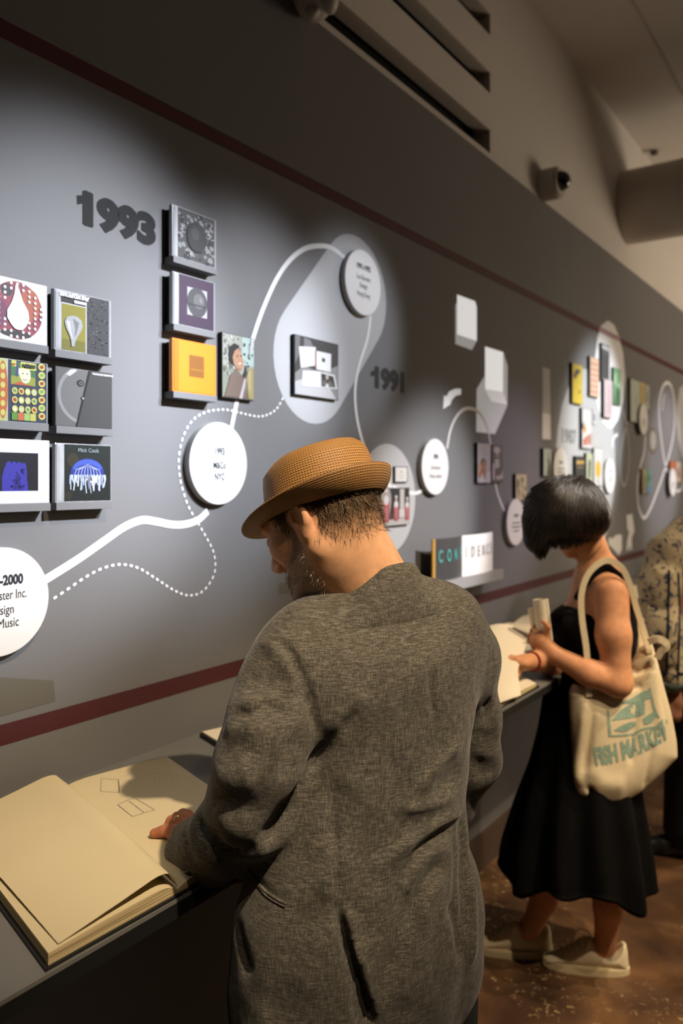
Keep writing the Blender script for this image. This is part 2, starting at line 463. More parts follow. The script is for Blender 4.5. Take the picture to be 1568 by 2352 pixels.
ceil = box('ceiling', -0.3, X_R, Y_A, Y_B, Z_C, Z_C + 0.1, M_CEIL, kind='structure')
wall = box('wall_left', -0.12, 0.0, Y_A, Y_B, 0.0, WT, M_WALL, kind='structure')
box('wall_right', X_R, X_R + 0.1, Y_A, Y_B, 0.0, Z_C, M_FARWALL, kind='structure')
box('wall_back', -0.3, X_R, Y_A - 0.1, Y_A, 0.0, Z_C, M_FARWALL, kind='structure')
box('wall_front', -0.3, X_R, Y_B, Y_B + 0.1, 0.0, Z_C, M_FARWALL, kind='structure')
SLOT_Y = 3.239
upper = box('wall_upper', -0.12, -0.012, SLOT_Y, Y_B, WT, Z_C, M_WHITE, kind='structure')
for z0, z1 in ((WT, 3.08), (3.183, 3.343), (3.435, 3.597), (3.692, Z_C)):
    box('vent_slat', -0.075, -0.012, Y_A, SLOT_Y, z0, z1, M_WHITE, upper)
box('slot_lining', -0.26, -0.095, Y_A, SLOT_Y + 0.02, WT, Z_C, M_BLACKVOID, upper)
box('baseboard_left', 0.0, 0.016, Y_A, Y_B, 0.0, 0.15, M_BASE, kind='structure')
box('trim_1', 0.40, 0.412, Y_A, Y_B, Z_C - 0.004, Z_C, mat('ceiling_joint', (0.42, 0.40, 0.37), 0.8), kind='structure')

# ------------------------------------------------------------------ painted and projected graphics: they belong to the wall
G = 0.0008
M_PILL = mat('pale_graphic_paint', (0.36, 0.365, 0.375), 0.7, 0.2)
M_LINE = mat('white_graphic_paint', (0.64, 0.64, 0.65), 0.65, 0.2)
M_NUM = mat('charcoal_numeral_paint', (0.012, 0.012, 0.013), 0.75, 0.2)
M_NUM2 = mat('grey_numeral_paint', (0.026, 0.026, 0.027), 0.75, 0.2)
M_PROJ = mat('projected_white_glow', (0.80, 0.81, 0.82), 0.7, 0.1, emit=0.62)  # own emission stands in for projector light, also in the next two
M_PROJ2 = mat('projected_pale_glow', (0.66, 0.67, 0.68), 0.7, 0.1, emit=0.42)
M_PROJ3 = mat('projected_grey_glow', (0.42, 0.42, 0.43), 0.7, 0.1, emit=0.42)
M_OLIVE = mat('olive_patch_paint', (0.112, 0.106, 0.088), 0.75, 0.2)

def wpoly(name, pts, m, X=G, par=wall): return art(name, [(m, pts)], X, par)
def wpx(name, px, m, X=G): return wpoly(name, [PW(*p) for p in px], m, X)
for nm, z0, z1 in (('stripe', 2.520, 2.558), ('stripe', 1.121, 1.163)):
    wpoly(nm, [(Y_A, z0), (Y_B, z0), (Y_B, z1), (Y_A, z1)], M_STRIPE, 0.0006)
def pill(name, c0, c1, r, m, X=G, n=20):
    d = math.atan2(c1[1] - c0[1], c1[0] - c0[0]); pts = []
    for k in range(n + 1):
        a = d - math.pi / 2 + math.pi * k / n; pts.append((c1[0] + r * math.cos(a), c1[1] + r * math.sin(a)))
    for k in range(n + 1):
        a = d + math.pi / 2 + math.pi * k / n; pts.append((c0[0] + r * math.cos(a), c0[1] + r * math.sin(a)))
    return wpoly(name, pts, m, X)
pill('pill_graphic', (1.932, 2.007), (2.161, 2.255), 0.19, M_PILL)
wpoly('circle_graphic', ell(2.362, 1.581, 0.192, 0.192, 48), M_PILL)
wpoly('dark_ring_graphic', ell(*PW(1498.7, 1013), 0.155, 0.10, 32), mat('brown_ring_paint', (0.10, 0.085, 0.06), 0.7), 0.0006)
wpoly('pale_dot_graphic', ell(*PW(1498.7, 1011), 0.09, 0.07, 32), mat('beige_dot_paint', (0.26, 0.25, 0.23), 0.7), 0.0010)
wpx('large_oval_graphic', [(1338, 847), (1320, 862), (1303, 892), (1290, 930), (1280, 985), (1275, 1040), (1274, 1090), (1278, 1140), (1292, 1190), (1320, 1230), (1360, 1252), (1388, 1240), (1399, 1200), (1408, 1140), (1412, 1080), (1411, 1020), (1405, 970), (1392, 915), (1372, 870), (1355, 850)], M_PILL)
wpx('tall_oval_graphic', [(1395, 736), (1380, 748), (1371, 775), (1366, 819), (1365, 870), (1370, 925), (1381, 965), (1396, 983), (1406, 983), (1420, 962), (1430, 922), (1435, 868), (1430, 812), (1420, 772), (1409, 746)], M_LINE, 0.0012)
wpoly('stripe_overlap', [PW(1376, 750), PW(1423, 774), PW(1423, 786), PW(1374, 762)], mat('faded_stripe_paint', srgb(150, 120, 132), 0.7), 0.0016)
wpx('pale_oval_graphic', [(1560, 892), (1554, 930), (1553, 970), (1557, 1010), (1566, 1050), (1585, 1070), (1610, 1040), (1616, 980), (1608, 920), (1590, 885), (1572, 880)], M_PILL)

def wline(name, px, w, m=M_LINE, X=0.0016, n=8):
    v, f = ribbon_vf(spline([np.array(PW(*p)) for p in px], n), w, X); return mesh_obj(name, v, f, m, wall)
def z4(l): return [(380 + a / 2.703, 520 + b / 2.703) for a, b in l]
def z5(l): return [(830 + a / 3.266, 640 + b / 3.266) for a, b in l]
def z6(l): return [(1220 + a / 4.055, 720 + b / 4.055) for a, b in l]
def z7(l): return [(a / 2.529, 1150 + b / 2.529) for a, b in l]
wline('timeline_line', z7([(262, 458), (450, 340), (600, 235), (720, 152), (820, 113), (900, 120), (1000, 139), (1080, 135), (1150, 110), (1205, 60)]), 0.0185)
wline('timeline_line', z4([(405, 1260), (440, 1090), (480, 930), (510, 800), (545, 680), (600, 520), (680, 340), (760, 220), (850, 145), (940, 122), (1030, 135), (1120, 205)]), 0.015)
wline('timeline_line', z4([(1270, 555), (1250, 700), (1200, 860), (1175, 1000), (1180, 1150), (1210, 1300), (1260, 1440), (1320, 1540), (1400, 1620)]), 0.0135)
wline('timeline_line', z5([(230, 1560), (300, 1592), (370, 1608), (420, 1605), (475, 1575)]), 0.013)
wline('timeline_line', z5([(638, 1275), (660, 1150), (700, 1050), (750, 990), (800, 972), (860, 990), (910, 1050), (945, 1140), (965, 1240), (985, 1380), (1000, 1530), (1030, 1650), (1085, 1780)]), 0.014)
wline('timeline_line', z6([(850, 900), (880, 1030), (903, 1200), (908, 1350), (890, 1530), (858, 1605), (832, 1530), (824, 1380), (837, 1230), (872, 1080), (915, 960)]), 0.02, M_PILL)
wline('timeline_line', z6([(1060, 1140), (1045, 1300), (1010, 1430), (987, 1560), (985, 1700), (1000, 1820), (1045, 1905), (1100, 1830), (1160, 1680), (1230, 1480), (1285, 1300), (1320, 1120), (1332, 950), (1325, 800), (1300, 680), (1257, 645), (1215, 700), (1187, 830), (1187, 970), (1205, 1150), (1235, 1370), (1265, 1490)]), 0.024, M_LINE)
wline('timeline_line', z6([(1345, 1655), (1375, 1650), (1400, 1620), (1440, 1500)]), 0.02, M_LINE)
wline('small_arrow', z6([(800, 1125), (770, 1150), (755, 1200), (750, 1250)]), 0.02, M_LINE)
wline('small_arrow', z6([(1240, 745), (1222, 830), (1215, 910)]), 0.03, M_PILL)
# dotted line: each dash its own piece
dots = spline([np.array(PW(*p)) for p in z7([(310, 568), (400, 508), (500, 440), (600, 390), (700, 370), (800, 390), (900, 450), (1000, 515), (1080, 548), (1150, 540), (1200, 500), (1240, 430), (1248, 360), (1235, 290), (1200, 220), (1160, 150), (1110, 66)]) +
    [(428, 1153), (414.6, 1108), (409.6, 1062), (413, 1029), (421, 1000), (434, 975), (451, 957), (477, 945), (504, 941), (525, 942), (546, 947), (591, 956.5), (617, 951), (635, 938), (648, 916)]], 14)
seg = np.array(dots); dist = np.concatenate([[0], np.cumsum(np.linalg.norm(np.diff(seg, axis=0), axis=1))])
dash_me = None; s_ = 0.004
while s_ < dist[-1]:
    p = np.array([np.interp(s_, dist, seg[:, j]) for j in (0, 1)]); q = np.array([np.interp(min(s_ + 0.002, dist[-1]), dist, seg[:, j]) for j in (0, 1)])
    if dash_me is None:
        hl, hw = 0.0050, 0.0031
        o = mesh_obj('dash', [(0, -hl, -hw * .5), (0, -hl * .6, -hw), (0, hl * .6, -hw), (0, hl, -hw * .5), (0, hl, hw * .5), (0, hl * .6, hw), (0, -hl * .6, hw), (0, -hl, hw * .5)], [tuple(range(8))], M_LINE, wall)
        dash_me = o.data
    else:
        o = bpy.data.objects.new('dash', dash_me); COL.objects.link(o); o.parent = wall
    o.location = (0.0013, p[0], p[1]); o.rotation_euler = (math.atan2(q[1] - p[1], q[0] - p[0]), 0, 0)
    s_ += 0.0178
# projected white boxes, bar and arrow
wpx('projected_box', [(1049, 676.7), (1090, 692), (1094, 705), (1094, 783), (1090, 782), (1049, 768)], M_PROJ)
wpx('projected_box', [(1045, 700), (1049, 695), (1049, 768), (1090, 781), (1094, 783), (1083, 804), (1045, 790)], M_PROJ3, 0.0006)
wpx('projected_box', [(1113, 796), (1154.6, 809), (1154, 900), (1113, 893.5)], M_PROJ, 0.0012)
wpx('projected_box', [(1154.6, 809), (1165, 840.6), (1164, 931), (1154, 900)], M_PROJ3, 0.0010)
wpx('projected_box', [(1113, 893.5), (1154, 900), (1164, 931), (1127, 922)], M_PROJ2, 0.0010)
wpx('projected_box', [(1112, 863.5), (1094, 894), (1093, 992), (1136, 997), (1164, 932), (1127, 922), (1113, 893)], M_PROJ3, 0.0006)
wpx('projected_bar', [(1245, 843), (1262, 848), (1263, 952), (1245, 948)], M_PILL)
wpx('projected_bar', [(1245, 948), (1263, 952), (1264, 1010), (1245, 1008)], M_LINE)
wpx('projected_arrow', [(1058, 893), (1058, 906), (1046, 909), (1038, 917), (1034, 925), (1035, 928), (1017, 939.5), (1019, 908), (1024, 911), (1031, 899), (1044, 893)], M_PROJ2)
wpx('projected_figure', [(1438, 1180), (1443, 1184), (1450, 1178), (1453, 1195), (1455, 1210), (1456, 1220), (1450, 1235), (1450, 1262), (1446, 1264), (1444, 1252), (1441, 1266), (1438, 1262), (1440, 1240), (1444, 1222), (1440, 1215), (1439, 1200)], M_LINE)
wpx('projected_figure', [(1397, 1236), (1402, 1234), (1406, 1238), (1412, 1230), (1418, 1228), (1427, 1228), (1427, 1262), (1421, 1275), (1405, 1258), (1396, 1250)], M_LINE)
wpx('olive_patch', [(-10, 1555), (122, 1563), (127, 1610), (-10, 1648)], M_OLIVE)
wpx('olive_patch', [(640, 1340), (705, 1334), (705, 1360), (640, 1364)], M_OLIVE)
def numeral(body, xl, xr, yb, cap_px, m, bold):
    Y0, z0 = PW(xl, yb); Y1 = PW(xr, yb)[0]
    cap = cap_px / (CT * (XVP - xl) / CAM_D)
    V, Fc = text_mesh(body, 1.0, bold, 'LEFT')
    a = np.array(V); w = a[:, 0].max() - a[:, 0].min(); h = a[:, 1].max() - a[:, 1].min()
    a[:, 0] = (a[:, 0] - a[:, 0].min()) / w * (Y1 - Y0) + Y0; a[:, 1] = (a[:, 1] - a[:, 1].min()) / h * cap + z0
    h_ = (Y1 - Y0) * .016; Vs, Fs = [], []
    for k, (dx, dz) in enumerate(((0, 0), (h_, 0), (-h_, 0), (0, h_ * .6), (0, -h_ * .6))):
        n0 = len(Vs); Vs += [(G + k * .00003, p[0] + dx, p[1] + dz) for p in a]; Fs += [tuple(n0 + q for q in f_) for f_ in Fc]
    return mesh_obj('year_numeral', Vs, Fs, m, wall)
numeral('1993', 192, 355, 518, 80, M_NUM, 0.05)
numeral('1991', 861, 927, 892, 51, M_NUM2, 0.045)
wpx('year_numeral', [(176, 449), (188, 449), (197, 438), (200, 438), (200, 458), (193, 467), (177, 470)], M_NUM, 0.0009)
wpx('year_numeral', [(851, 853), (857, 852), (862, 844), (864, 844), (864, 857), (859, 863), (851, 864)], M_NUM2, 0.0009)
numeral('1987', 1290, 1322, 1017, 33, mat('pale_numeral_paint', (0.14, 0.14, 0.143), 0.7), 0.02)
M_FAINT = mat('faint_caption_paint', (0.12, 0.12, 0.12), 0.7)
wpx('faint_caption', [(1466, 838), (1487, 848), (1487, 852), (1466, 844)], M_FAINT)
wpx('faint_caption', [(1468, 860), (1486, 868), (1486, 872), (1468, 864)], M_FAINT)

# ------------------------------------------------------------------ ceiling hardware
d = thing('air_duct', 'large round pale metal air duct under the ceiling', 'duct', (2.5, 5.38, 3.44))
M_DUCT = mat('painted_duct', (0.50, 0.45, 0.40), 0.6, 0.3, vary=((3, 3, 3), 0.05))
def cyl_x(x0, x1, cy, cz, r, n=40):
    V = []; 
    for x in (x0, x1):
        for k in range(n): V.append((x, cy + r * math.cos(2 * math.pi * k / n), cz + r * math.sin(2 * math.pi * k / n)))
    Fc = [(k, (k + 1) % n, n + (k + 1) % n, n + k) for k in range(n)] + [tuple(range(n - 1, -1, -1)), tuple(range(n, 2 * n))]
    return V, Fc
v, f = cyl_x(-0.01, X_R, 5.38, 3.44, 0.235); mesh_obj('pipe', v, f, M_DUCT, d, smooth=False)
for x in (0.35, 0.7, 1.05, 1.4):
    v, f = cyl_x(x, x + 0.012, 5.38, 3.44, 0.2385); mesh_obj('seam_ring', v, f, M_DUCT, d)
t = thing('security_camera', 'small white dome security camera on the upper white wall', 'camera', (0.0, 3.86, 3.13))
M_SEC = mat('camera_housing', (0.42, 0.40, 0.38), 0.5, 0.4)
v, f = cyl_x(-0.012, 0.075, 3.86, 3.125, 0.078, 36); mesh_obj('mount', v, f, M_SEC, t)
v, f = cyl_x(0.075, 0.085, 3.86, 3.125, 0.070, 36); mesh_obj('collar', v, f, M_SEC, t)
def uv_sphere(c, r, nu=24, nv=14, sc=(1, 1, 1)):
    V = []; Fc = []
    for j in range(nv + 1):
        th = math.pi * j / nv
        for i in range(nu):
            ph = 2 * math.pi * i / nu
            V.append((c[0] + r * sc[0] * math.sin(th) * math.cos(ph), c[1] + r * sc[1] * math.sin(th) * math.sin(ph), c[2] + r * sc[2] * math.cos(th)))
    for j in range(nv):
        for i in range(nu): Fc.append((j * nu + i, j * nu + (i + 1) % nu, (j + 1) * nu + (i + 1) % nu, (j + 1) * nu + i)[::-1])
    return V, Fc
v, f = uv_sphere((0.085, 3.862, 3.13), 0.048); mesh_obj('lens_dome', v, f, mat('dark_lens', (0.01, 0.01, 0.011), 0.08, 0.6), t, smooth=True)
# white two-lobed emergency lamp at the top edge of the view
fl = Field(C(650, 70, 2.35) - [0.0, 0.16, 0.02], C(790, -130, 2.35) + [0.03, 0.22, 0.02], 0.005)
fl.ellipsoid(C(720, -22, 2.32), (0.064, 0.075, 0.086), k=0.01); fl.ellipsoid(C(758, -10, 2.27), (0.026, 0.04, 0.052), k=0.012); fl.ellipsoid(C(716, 30, 2.29), (0.020, 0.02, 0.018), k=0.006)
V, Q = fl.mesh(); V = relax(V, Q, 2)
w0 = to_world(V)
mount = mesh_obj('emergency_lamp', w0, Q, mat('lamp_housing', (0.40, 0.38, 0.36), 0.5, 0.3), None, smooth=True)
tag(mount, 'rounded white emergency lamp fixed at the top of the grey wall', 'lamp')
c_ = w0.mean(0); box('bracket', -0.012, c_[0], c_[1] - 0.02, c_[1] + 0.02, c_[2] - 0.02, c_[2] + 0.02, MATS['lamp_housing'], mount)
s0 = P(1502, 352, 6.05)
zc = CAM_H + (HY - 352) / F * 6.05
pp = P(1502, 352, (Z_C - 0.02 - CAM_H) * F / (HY - 352))
v, f = uv_sphere((pp[0], pp[1], Z_C - 0.018), 0.03, 16, 8, (1, 1, 0.6)); tag(mesh_obj('sprinkler_head', v, f, mat('sprinkler_metal', (0.12, 0.10, 0.08), 0.4, 0.5, 0.6), None, smooth=True), 'tiny dark sprinkler head on the ceiling above the duct', 'sprinkler')

# ================================================================== the reading ledge
LX, LZ = 0.547, 1.005
M_LTOP = mat('grey_ledge_laminate', (0.155, 0.155, 0.15), 0.55, 0.35, vary=((8, 8, 8), 0.05))
M_LBLACK = mat('black_ledge_edge', (0.012, 0.012, 0.012), 0.6, 0.25)
led = thing('display_ledge', 'long grey topped reading ledge with black edge along the wall', 'ledge', (0.27, 4.0, 0.977))
box('ledge_top', 0.001, LX, Y_A + .01, Y_B - .01, LZ - 0.006, LZ, M_LTOP, led)
box('front_edge', LX - 0.018, LX - 0.0005, Y_A + .01, Y_B - .01, LZ - 0.030, LZ - 0.0061, M_LBLACK, led)
box('underside', 0.001, LX - 0.0185, Y_A + .01, Y_B - .01, LZ - 0.026, LZ - 0.0061, M_LBLACK, led)
for y in (-1.2, 0.6, 2.0, 3.6, 5.2, 6.8, 8.4): box('bracket', 0.001, 0.34, y - 0.015, y + 0.015, LZ - 0.09, LZ - 0.0262, M_LBLACK, led)
# ================================================================== things fixed on the wall
M_CLEAR = mat('clear_case_plastic', (0.28, 0.29, 0.30), 0.18, 0.6, coat=0.5, vary=((60, 60, 8), 0.3))
M_CASEB = mat('case_tray_dark', (0.05, 0.05, 0.055), 0.35, 0.5)
M_BLK = mat('black_board_edge', (0.012, 0.012, 0.013), 0.6, 0.3)
M_DISC = mat('white_disc', (0.62, 0.62, 0.62), 0.5, 0.3)
M_DISCE = mat('disc_rim', (0.38, 0.38, 0.385), 0.5, 0.3)
M_INK = mat('dark_ink', (0.02, 0.025, 0.035), 0.6, 0.2); M_INK2 = mat('grey_ink', (0.16, 0.17, 0.18), 0.6, 0.2); M_INK3 = mat('pale_ink', (0.12, 0.12, 0.125), 0.6, 0.2)
def rect_px(xl, xr, yt, yb, off):
    Y0, z1 = PW(xl, yt, off); z0 = PW(xl, yb, off)[1]; Y1 = PW(xr, yt, off)[0]
    return Y0, Y1, z0, z1
def mapper(R):
    Y0, Y1, z0, z1 = R
    return lambda u, v: (Y0 + (Y1 - Y0) * u, z0 + (z1 - z0) * v)
def R_(N, u0, v0, u1, v1): return [N(u0, v0), N(u1, v0), N(u1, v1), N(u0, v1)]
def E_(N, u, v, ru, rv, n=24, rot=0.0): 
    return [N(u + ru * math.cos(2 * math.pi * k / n) * math.cos(rot) - rv * math.sin(2 * math.pi * k / n) * math.sin(rot), v + ru * math.cos(2 * math.pi * k / n) * math.sin(rot) + rv * math.sin(2 * math.pi * k / n) * math.cos(rot)) for k in range(n)]
def S_(N, pts, w):     # stroke
    p = [np.array(N(*q)) for q in pts]; L, Rr = [], []
    for i in range(len(p)):
        t = p[min(i + 1, len(p) - 1)] - p[max(i - 1, 0)]; t /= np.linalg.norm(t) + 1e-9; n = np.array([-t[1], t[0]]) * w / 2
        L.append(tuple(p[i] + n)); Rr.append(tuple(p[i] - n))
    return L + Rr[::-1]
def speckle(N, m, k, u0, v0, u1, v1, r0, r1, rnd):
    out = []
    for _ in range(k):
        u, v, r = rnd.uniform(u0, u1), rnd.uniform(v0, v1), rnd.uniform(r0, r1)
        out.append((m, [N(u + r * rnd.uniform(.6, 1.2) * math.cos(a), v + r * rnd.uniform(.6, 1.2) * math.sin(a)) for a in (0.2, 1.3, 2.4, 3.6, 4.8, 5.7)]))
    return out
def shelf(R, label, ext=0.0):
    Y0, Y1, z0, z1 = R
    o = box('picture_shelf', 0.0, 0.033, Y0 - ext, Y1 + ext, z0 - 0.0155, z0, M_WALL, None, b=0.0008)
    return tag(o, label, 'shelf', 'little grey shelves holding the cases')
FX = 0.029
def case(name, label, R, arts, slabel, spine=True, body=None, group='disc cases on the wall'):
    Y0, Y1, z0, z1 = R
    t = thing(name, label, 'disc case', (0.02, (Y0 + Y1) / 2, z0), group)
    box('case_body', 0.017, FX, Y0, Y1, z0, z1, body or M_CLEAR, t, b=0.0012)
    box('backing_block', 0.0, 0.0168, Y0 + 0.006, Y1 - 0.006, z0 + 0.002, z1 - 0.008, M_BLK, t)
    if spine:
        box('hinge_strip', FX, FX + 0.0012, Y0 + 0.002, Y0 + 0.014, z0 + 0.003, z1 - 0.003, M_CLEAR, t)
        for k in range(3): box('hinge_rib', FX + 0.0013, FX + 0.002, Y0 + 0.004 + 0.003 * k, Y0 + 0.0055 + 0.003 * k, z0 + 0.006, z1 - 0.006, mat('bright_rib', (0.42, 0.42, 0.44), 0.2, 0.6), t)
    if arts: art('printed_cover', arts, FX + 0.0004, t)
    shelf(R, slabel)
    return t
rnd = random.Random(3)
# white case with the red dotted disc
R = rect_px(109.5 - 150, 109.5, 0, 1, 0.03); Y1 = PW(109.5, 657, .03)[0]; z1 = PW(109.5, 657, .03)[1]; z0 = PW(109.5, 796, .03)[1]
R = (Y1 - 0.142, Y1, z0, z1); N = mapper(R)
a = [(paint((238, 240, 238)), R_(N, .09, .01, .985, .99))]
a += [(paint((150, 70, 84)), E_(N, .52, .5, .40, .46, 44)), (paint((176, 96, 74)), E_(N, .72, .62, .16, .26)), (paint((120, 64, 92)), E_(N, .26, .42, .12, .22)), (paint((62, 54, 58)), E_(N, .5, .12, .24, .06)), (paint((70, 60, 66)), E_(N, .36, .80, .09, .1))]
for i in range(9):
    for j in range(11):
        u, v = .15 + .092 * i, .08 + .084 * j
        if ((u - .52) / .39) ** 2 + ((v - .5) / .45) ** 2 < 1 and ((u - .52) / .2) ** 2 + ((v - .48) / .34) ** 2 > 1: a.append((paint((240, 236, 232)), E_(N, u, v, .022, .026, 8)))
bl = [(.52, .90), (.555, .80), (.60, .66), (.68, .52), (.70, .40), (.66, .28), (.60, .20), (.54, .19), (.48, .20), (.42, .26), (.36, .36), (.36, .48), (.43, .62), (.47, .76), (.485, .90)]
a.append((paint((244, 246, 246)), [N(*p) for p in bl]))
case('disc_case', 'white disc case with red dotted oval and white bulb, top row far left', R, a, 'grey shelf under the white case with the red dotted oval')
# bulb case with yellow panel
R = rect_px(125, 256, 661, 802, 0.03); N = mapper(R)
a = [(paint((38, 38, 42)), R_(N, .11, .80, .54, .97)), (paint((146, 138, 42)), R_(N, .125, .02, .535, .78)), (paint((120, 116, 40)), R_(N, .125, .02, .535, .2)), (paint((216, 216, 212)), R_(N, .535, .01, .552, .98)), (paint((222, 222, 220)), R_(N, .125, .78, .54, .793)), (paint((58, 58, 62)), R_(N, .555, .01, .955, .985))]
a += speckle(N, paint((128, 130, 136)), 90, .57, .03, .94, .97, .004, .011, rnd) + speckle(N, paint((30, 30, 34)), 50, .57, .03, .94, .97, .006, .014, rnd)
bl = [(.28, .60), (.20, .56), (.165, .48), (.19, .38), (.25, .26), (.275, .18), (.28, .09), (.325, .09), (.345, .18), (.38, .26), (.45, .38), (.475, .46), (.45, .55), (.38, .60)]
a += [(paint((176, 178, 182)), [N(*p) for p in bl]), (paint((226, 228, 230)), [N(*p) for p in [(.20, .50), (.23, .38), (.29, .22), (.30, .2), (.27, .34), (.25, .5)]]), (paint((126, 128, 132)), [N(*p) for p in [(.3, .56), (.34, .4), (.33, .24), (.36, .3), (.41, .5)]])]
cs = case('disc_case', 'disc case with white bulb on yellow panel beside dark speckled strip', R, a, 'grey shelf under the yellow bulb disc case')
wall_text('lettering', 'SKELETON KEY', 0.0105, N(.33, .90)[0], N(.33, .90)[1], FX + 0.0031, paint((236, 236, 236)), cs, 0.0012)
art('white_tab', [(paint((226, 226, 228)), R_(N, .32, .815, .53, .865))], FX + .003, cs)
# black and white case with dark circle
R = rect_px(396.4, 496.5, 468, 587, 0.03); N = mapper(R)
a = [(paint((70, 70, 72)), R_(N, .12, .02, .965, .985))] + speckle(N, paint((150, 150, 152)), 50, .14, .04, .94, .96, .02, .07, rnd) + speckle(N, paint((40, 40, 42)), 36, .14, .04, .94, .96, .02, .06, rnd) + speckle(N, paint((220, 220, 222)), 46, .14, .04, .94, .96, .006, .02, rnd)
a += [(paint((14, 14, 15)), E_(N, .53, .50, .225, .30, 36)), (paint((40, 40, 42)), E_(N, .54, .50, .19, .26, 36)), (paint((64, 64, 66)), E_(N, .50, .56, .09, .12))]
case('disc_case', 'black and white floral disc case with dark round disc, top of its column', R, a, 'grey shelf under the black and white floral disc case')
# purple case
R = rect_px(397, 494, 622, 743, 0.03); N = mapper(R)
a = [(paint((58, 32, 64)), R_(N, .14, .02, .97, .985)), (paint((186, 184, 190)), R_(N, .33, .24, .80, .78)), (paint((70, 70, 74)), E_(N, .565, .51, .24, .29, 36)), (paint((104, 104, 106)), E_(N, .60, .54, .13, .15)), (paint((50, 50, 54)), R_(N, .36, .44, .77, .47)), (paint((130, 130, 132)), E_(N, .64, .56, .04, .05))]
case('disc_case', 'dark purple disc case with a grey sphere on a pale square', R, a, 'grey shelf under the dark purple disc case')
# orange case
R = rect_px(396.4, 496.5, 775, 898, 0.03); N = mapper(R)
M_OR = mat('orange_case', (.62, .17, .008), 0.3, 0.5, coat=0.3); 
a = [(paint((255, 152, 10)), R_(N, .13, .03, .95, .97)), (paint((150, 92, 6)), R_(N, .37, .32, .71, .735)), (paint((246, 130, 16)), R_(N, .03, .03, .12, .97)), (paint((190, 130, 22)), R_(N, .40, .45, .68, .47))]
case('disc_case', 'bright orange disc case with a brown square in the middle', R, a, 'grey shelf under the bright orange disc case', spine=False, body=M_OR)
# comic styled case
Y1, z1 = PW(110, 836, .03); z0 = PW(110, 974, .03)[1]; R = (Y1 - 0.142, Y1, z0, z1); N = mapper(R)
a = [(paint((52, 60, 82)), R_(N, .38, .01, .985, .99)), (paint((188, 198, 120)), R_(N, .02, .01, .36, .99)), (paint((190, 104, 50)), E_(N, .30, .5, .075, .46, 30))]
for j in range(6): a.append((paint((206, 204, 110)), E_(N, .30, .14 + .145 * j, .035, .05, 12)))
a += [(paint((70, 118, 68)), R_(N, .42, .60, .80, .96)), (paint((150, 160, 60)), R_(N, .42, .60, .80, .74)), (paint((222, 224, 110)), R_(N, .57, .86, .81, .975)), (paint((216, 214, 100)), R_(N, .43, .89, .50, .985)), (paint((236, 228, 200)), [N(*p) for p in [(.54, .87), (.53, .80), (.56, .72), (.60, .65), (.65, .63), (.70, .66), (.725, .73), (.72, .82), (.70, .87)]]), (paint((60, 74, 120)), [N(*p) for p in [(.50, .95), (.53, .94), (.535, .80), (.51, .72), (.49, .74)]]), (paint((200, 90, 60)), [N(*p) for p in [(.44, .60), (.56, .66), (.62, .62), (.78, .60)]]), (paint((60, 50, 40)), S_(N, [(.60, .70), (.63, .685), (.67, .70)], .0012)), (paint((50, 40, 40)), E_(N, .60, .79, .015, .008, 8)), (paint((50, 40, 40)), E_(N, .67, .79, .015, .008, 8))]
for j in range(7):
    a += [(paint((214, 214, 110)), E_(N, .90, .93 - .135 * j, .055, .058, 16)), (paint((166, 66, 50) if j % 2 == 0 else (128, 170, 96)), E_(N, .90, .93 - .135 * j, .035, .03, 10, .4))]
for j in range(3):
    for i in range(4):
        a += [(paint((214, 212, 120)), E_(N, .475 + .1 * i, .50 - .145 * j, .044, .056, 16)), (paint(((120, 156, 96), (170, 70, 52), (226, 226, 190), (206, 206, 190))[(i + j) % 4]), E_(N, .475 + .1 * i, .50 - .145 * j, .028, .034, 10, .4))]
for i, c in enumerate(((96, 150, 60), (206, 110, 70), (160, 196, 110), (200, 196, 96))): a.append((paint(c), R_(N, .425 + .095 * i, .03, .515 + .095 * i, .15)))
cs = case('disc_case', 'colourful comic styled disc case with rows of round badges and orange disc edge', R, a, 'grey shelf under the colourful comic styled disc case', spine=False)
wall_text('lettering', 'NIELDS', 0.0088, N(.69, .895)[0], N(.69, .895)[1], FX + 0.0031, paint((40, 50, 40)), cs, 0.0007)
wall_text('lettering', 'the', 0.006, N(.465, .91)[0], N(.465, .91)[1], FX + 0.0031, paint((190, 60, 40)), cs, 0.0003)
# grey disc case
R = rect_px(127.7, 258, 840, 977.5, 0.03); N = mapper(R)
a = [(paint((104, 104, 104)), R_(N, .01, .01, .99, .99)), (paint((150, 150, 150)), E_(N, .50, .55, .47, .50, 48)), (paint((116, 116, 116)), E_(N, .50, .55, .41, .44, 48)), (paint((210, 210, 210)), [N(*p) for p in [(.17, .88), (.25, .97), (.33, 1.0), (.36, .96), (.24, .86)]]), (paint((30, 30, 30)), E_(N, .42, .755, .065, .06, 20)), (paint((120, 120, 120)), E_(N, .43, .755, .035, .032, 16)), (paint((20, 20, 20)), E_(N, .43, .755, .018, .016, 12)), (paint((70, 70, 70)), [N(*p) for p in [(.60, .99), (.99, .99), (.99, .01), (.36, .01)]]), (paint((8, 8, 8)), [N(*p) for p in [(.565, .99), (.60, .99), (.365, .01), (.34, .01)]]), (paint((10, 10, 10)), E_(N, .455, .5, .03, .03, 14)), (paint((190, 190, 190)), E_(N, .462, .5, .016, .02, 12))]
a = [(m, [(min(max(p[0], R[0] + .001), R[1] - .001), min(max(p[1], R[2] + .001), R[3] - .001)) for p in pl]) for m, pl in a]
cs = case('disc_case', 'grey disc case with exposed metal disc and slanted charcoal half', R, a, 'grey shelf under the slanted charcoal disc case', spine=False, body=paint((84, 84, 84)))
wall_text('lettering', 'SKELETON KEY PROTOTYPE', 0.0054, N(.81, .93)[0], N(.81, .93)[1], FX + 0.0031, paint((226, 226, 226)), cs, 0.0005, sx=0.80)
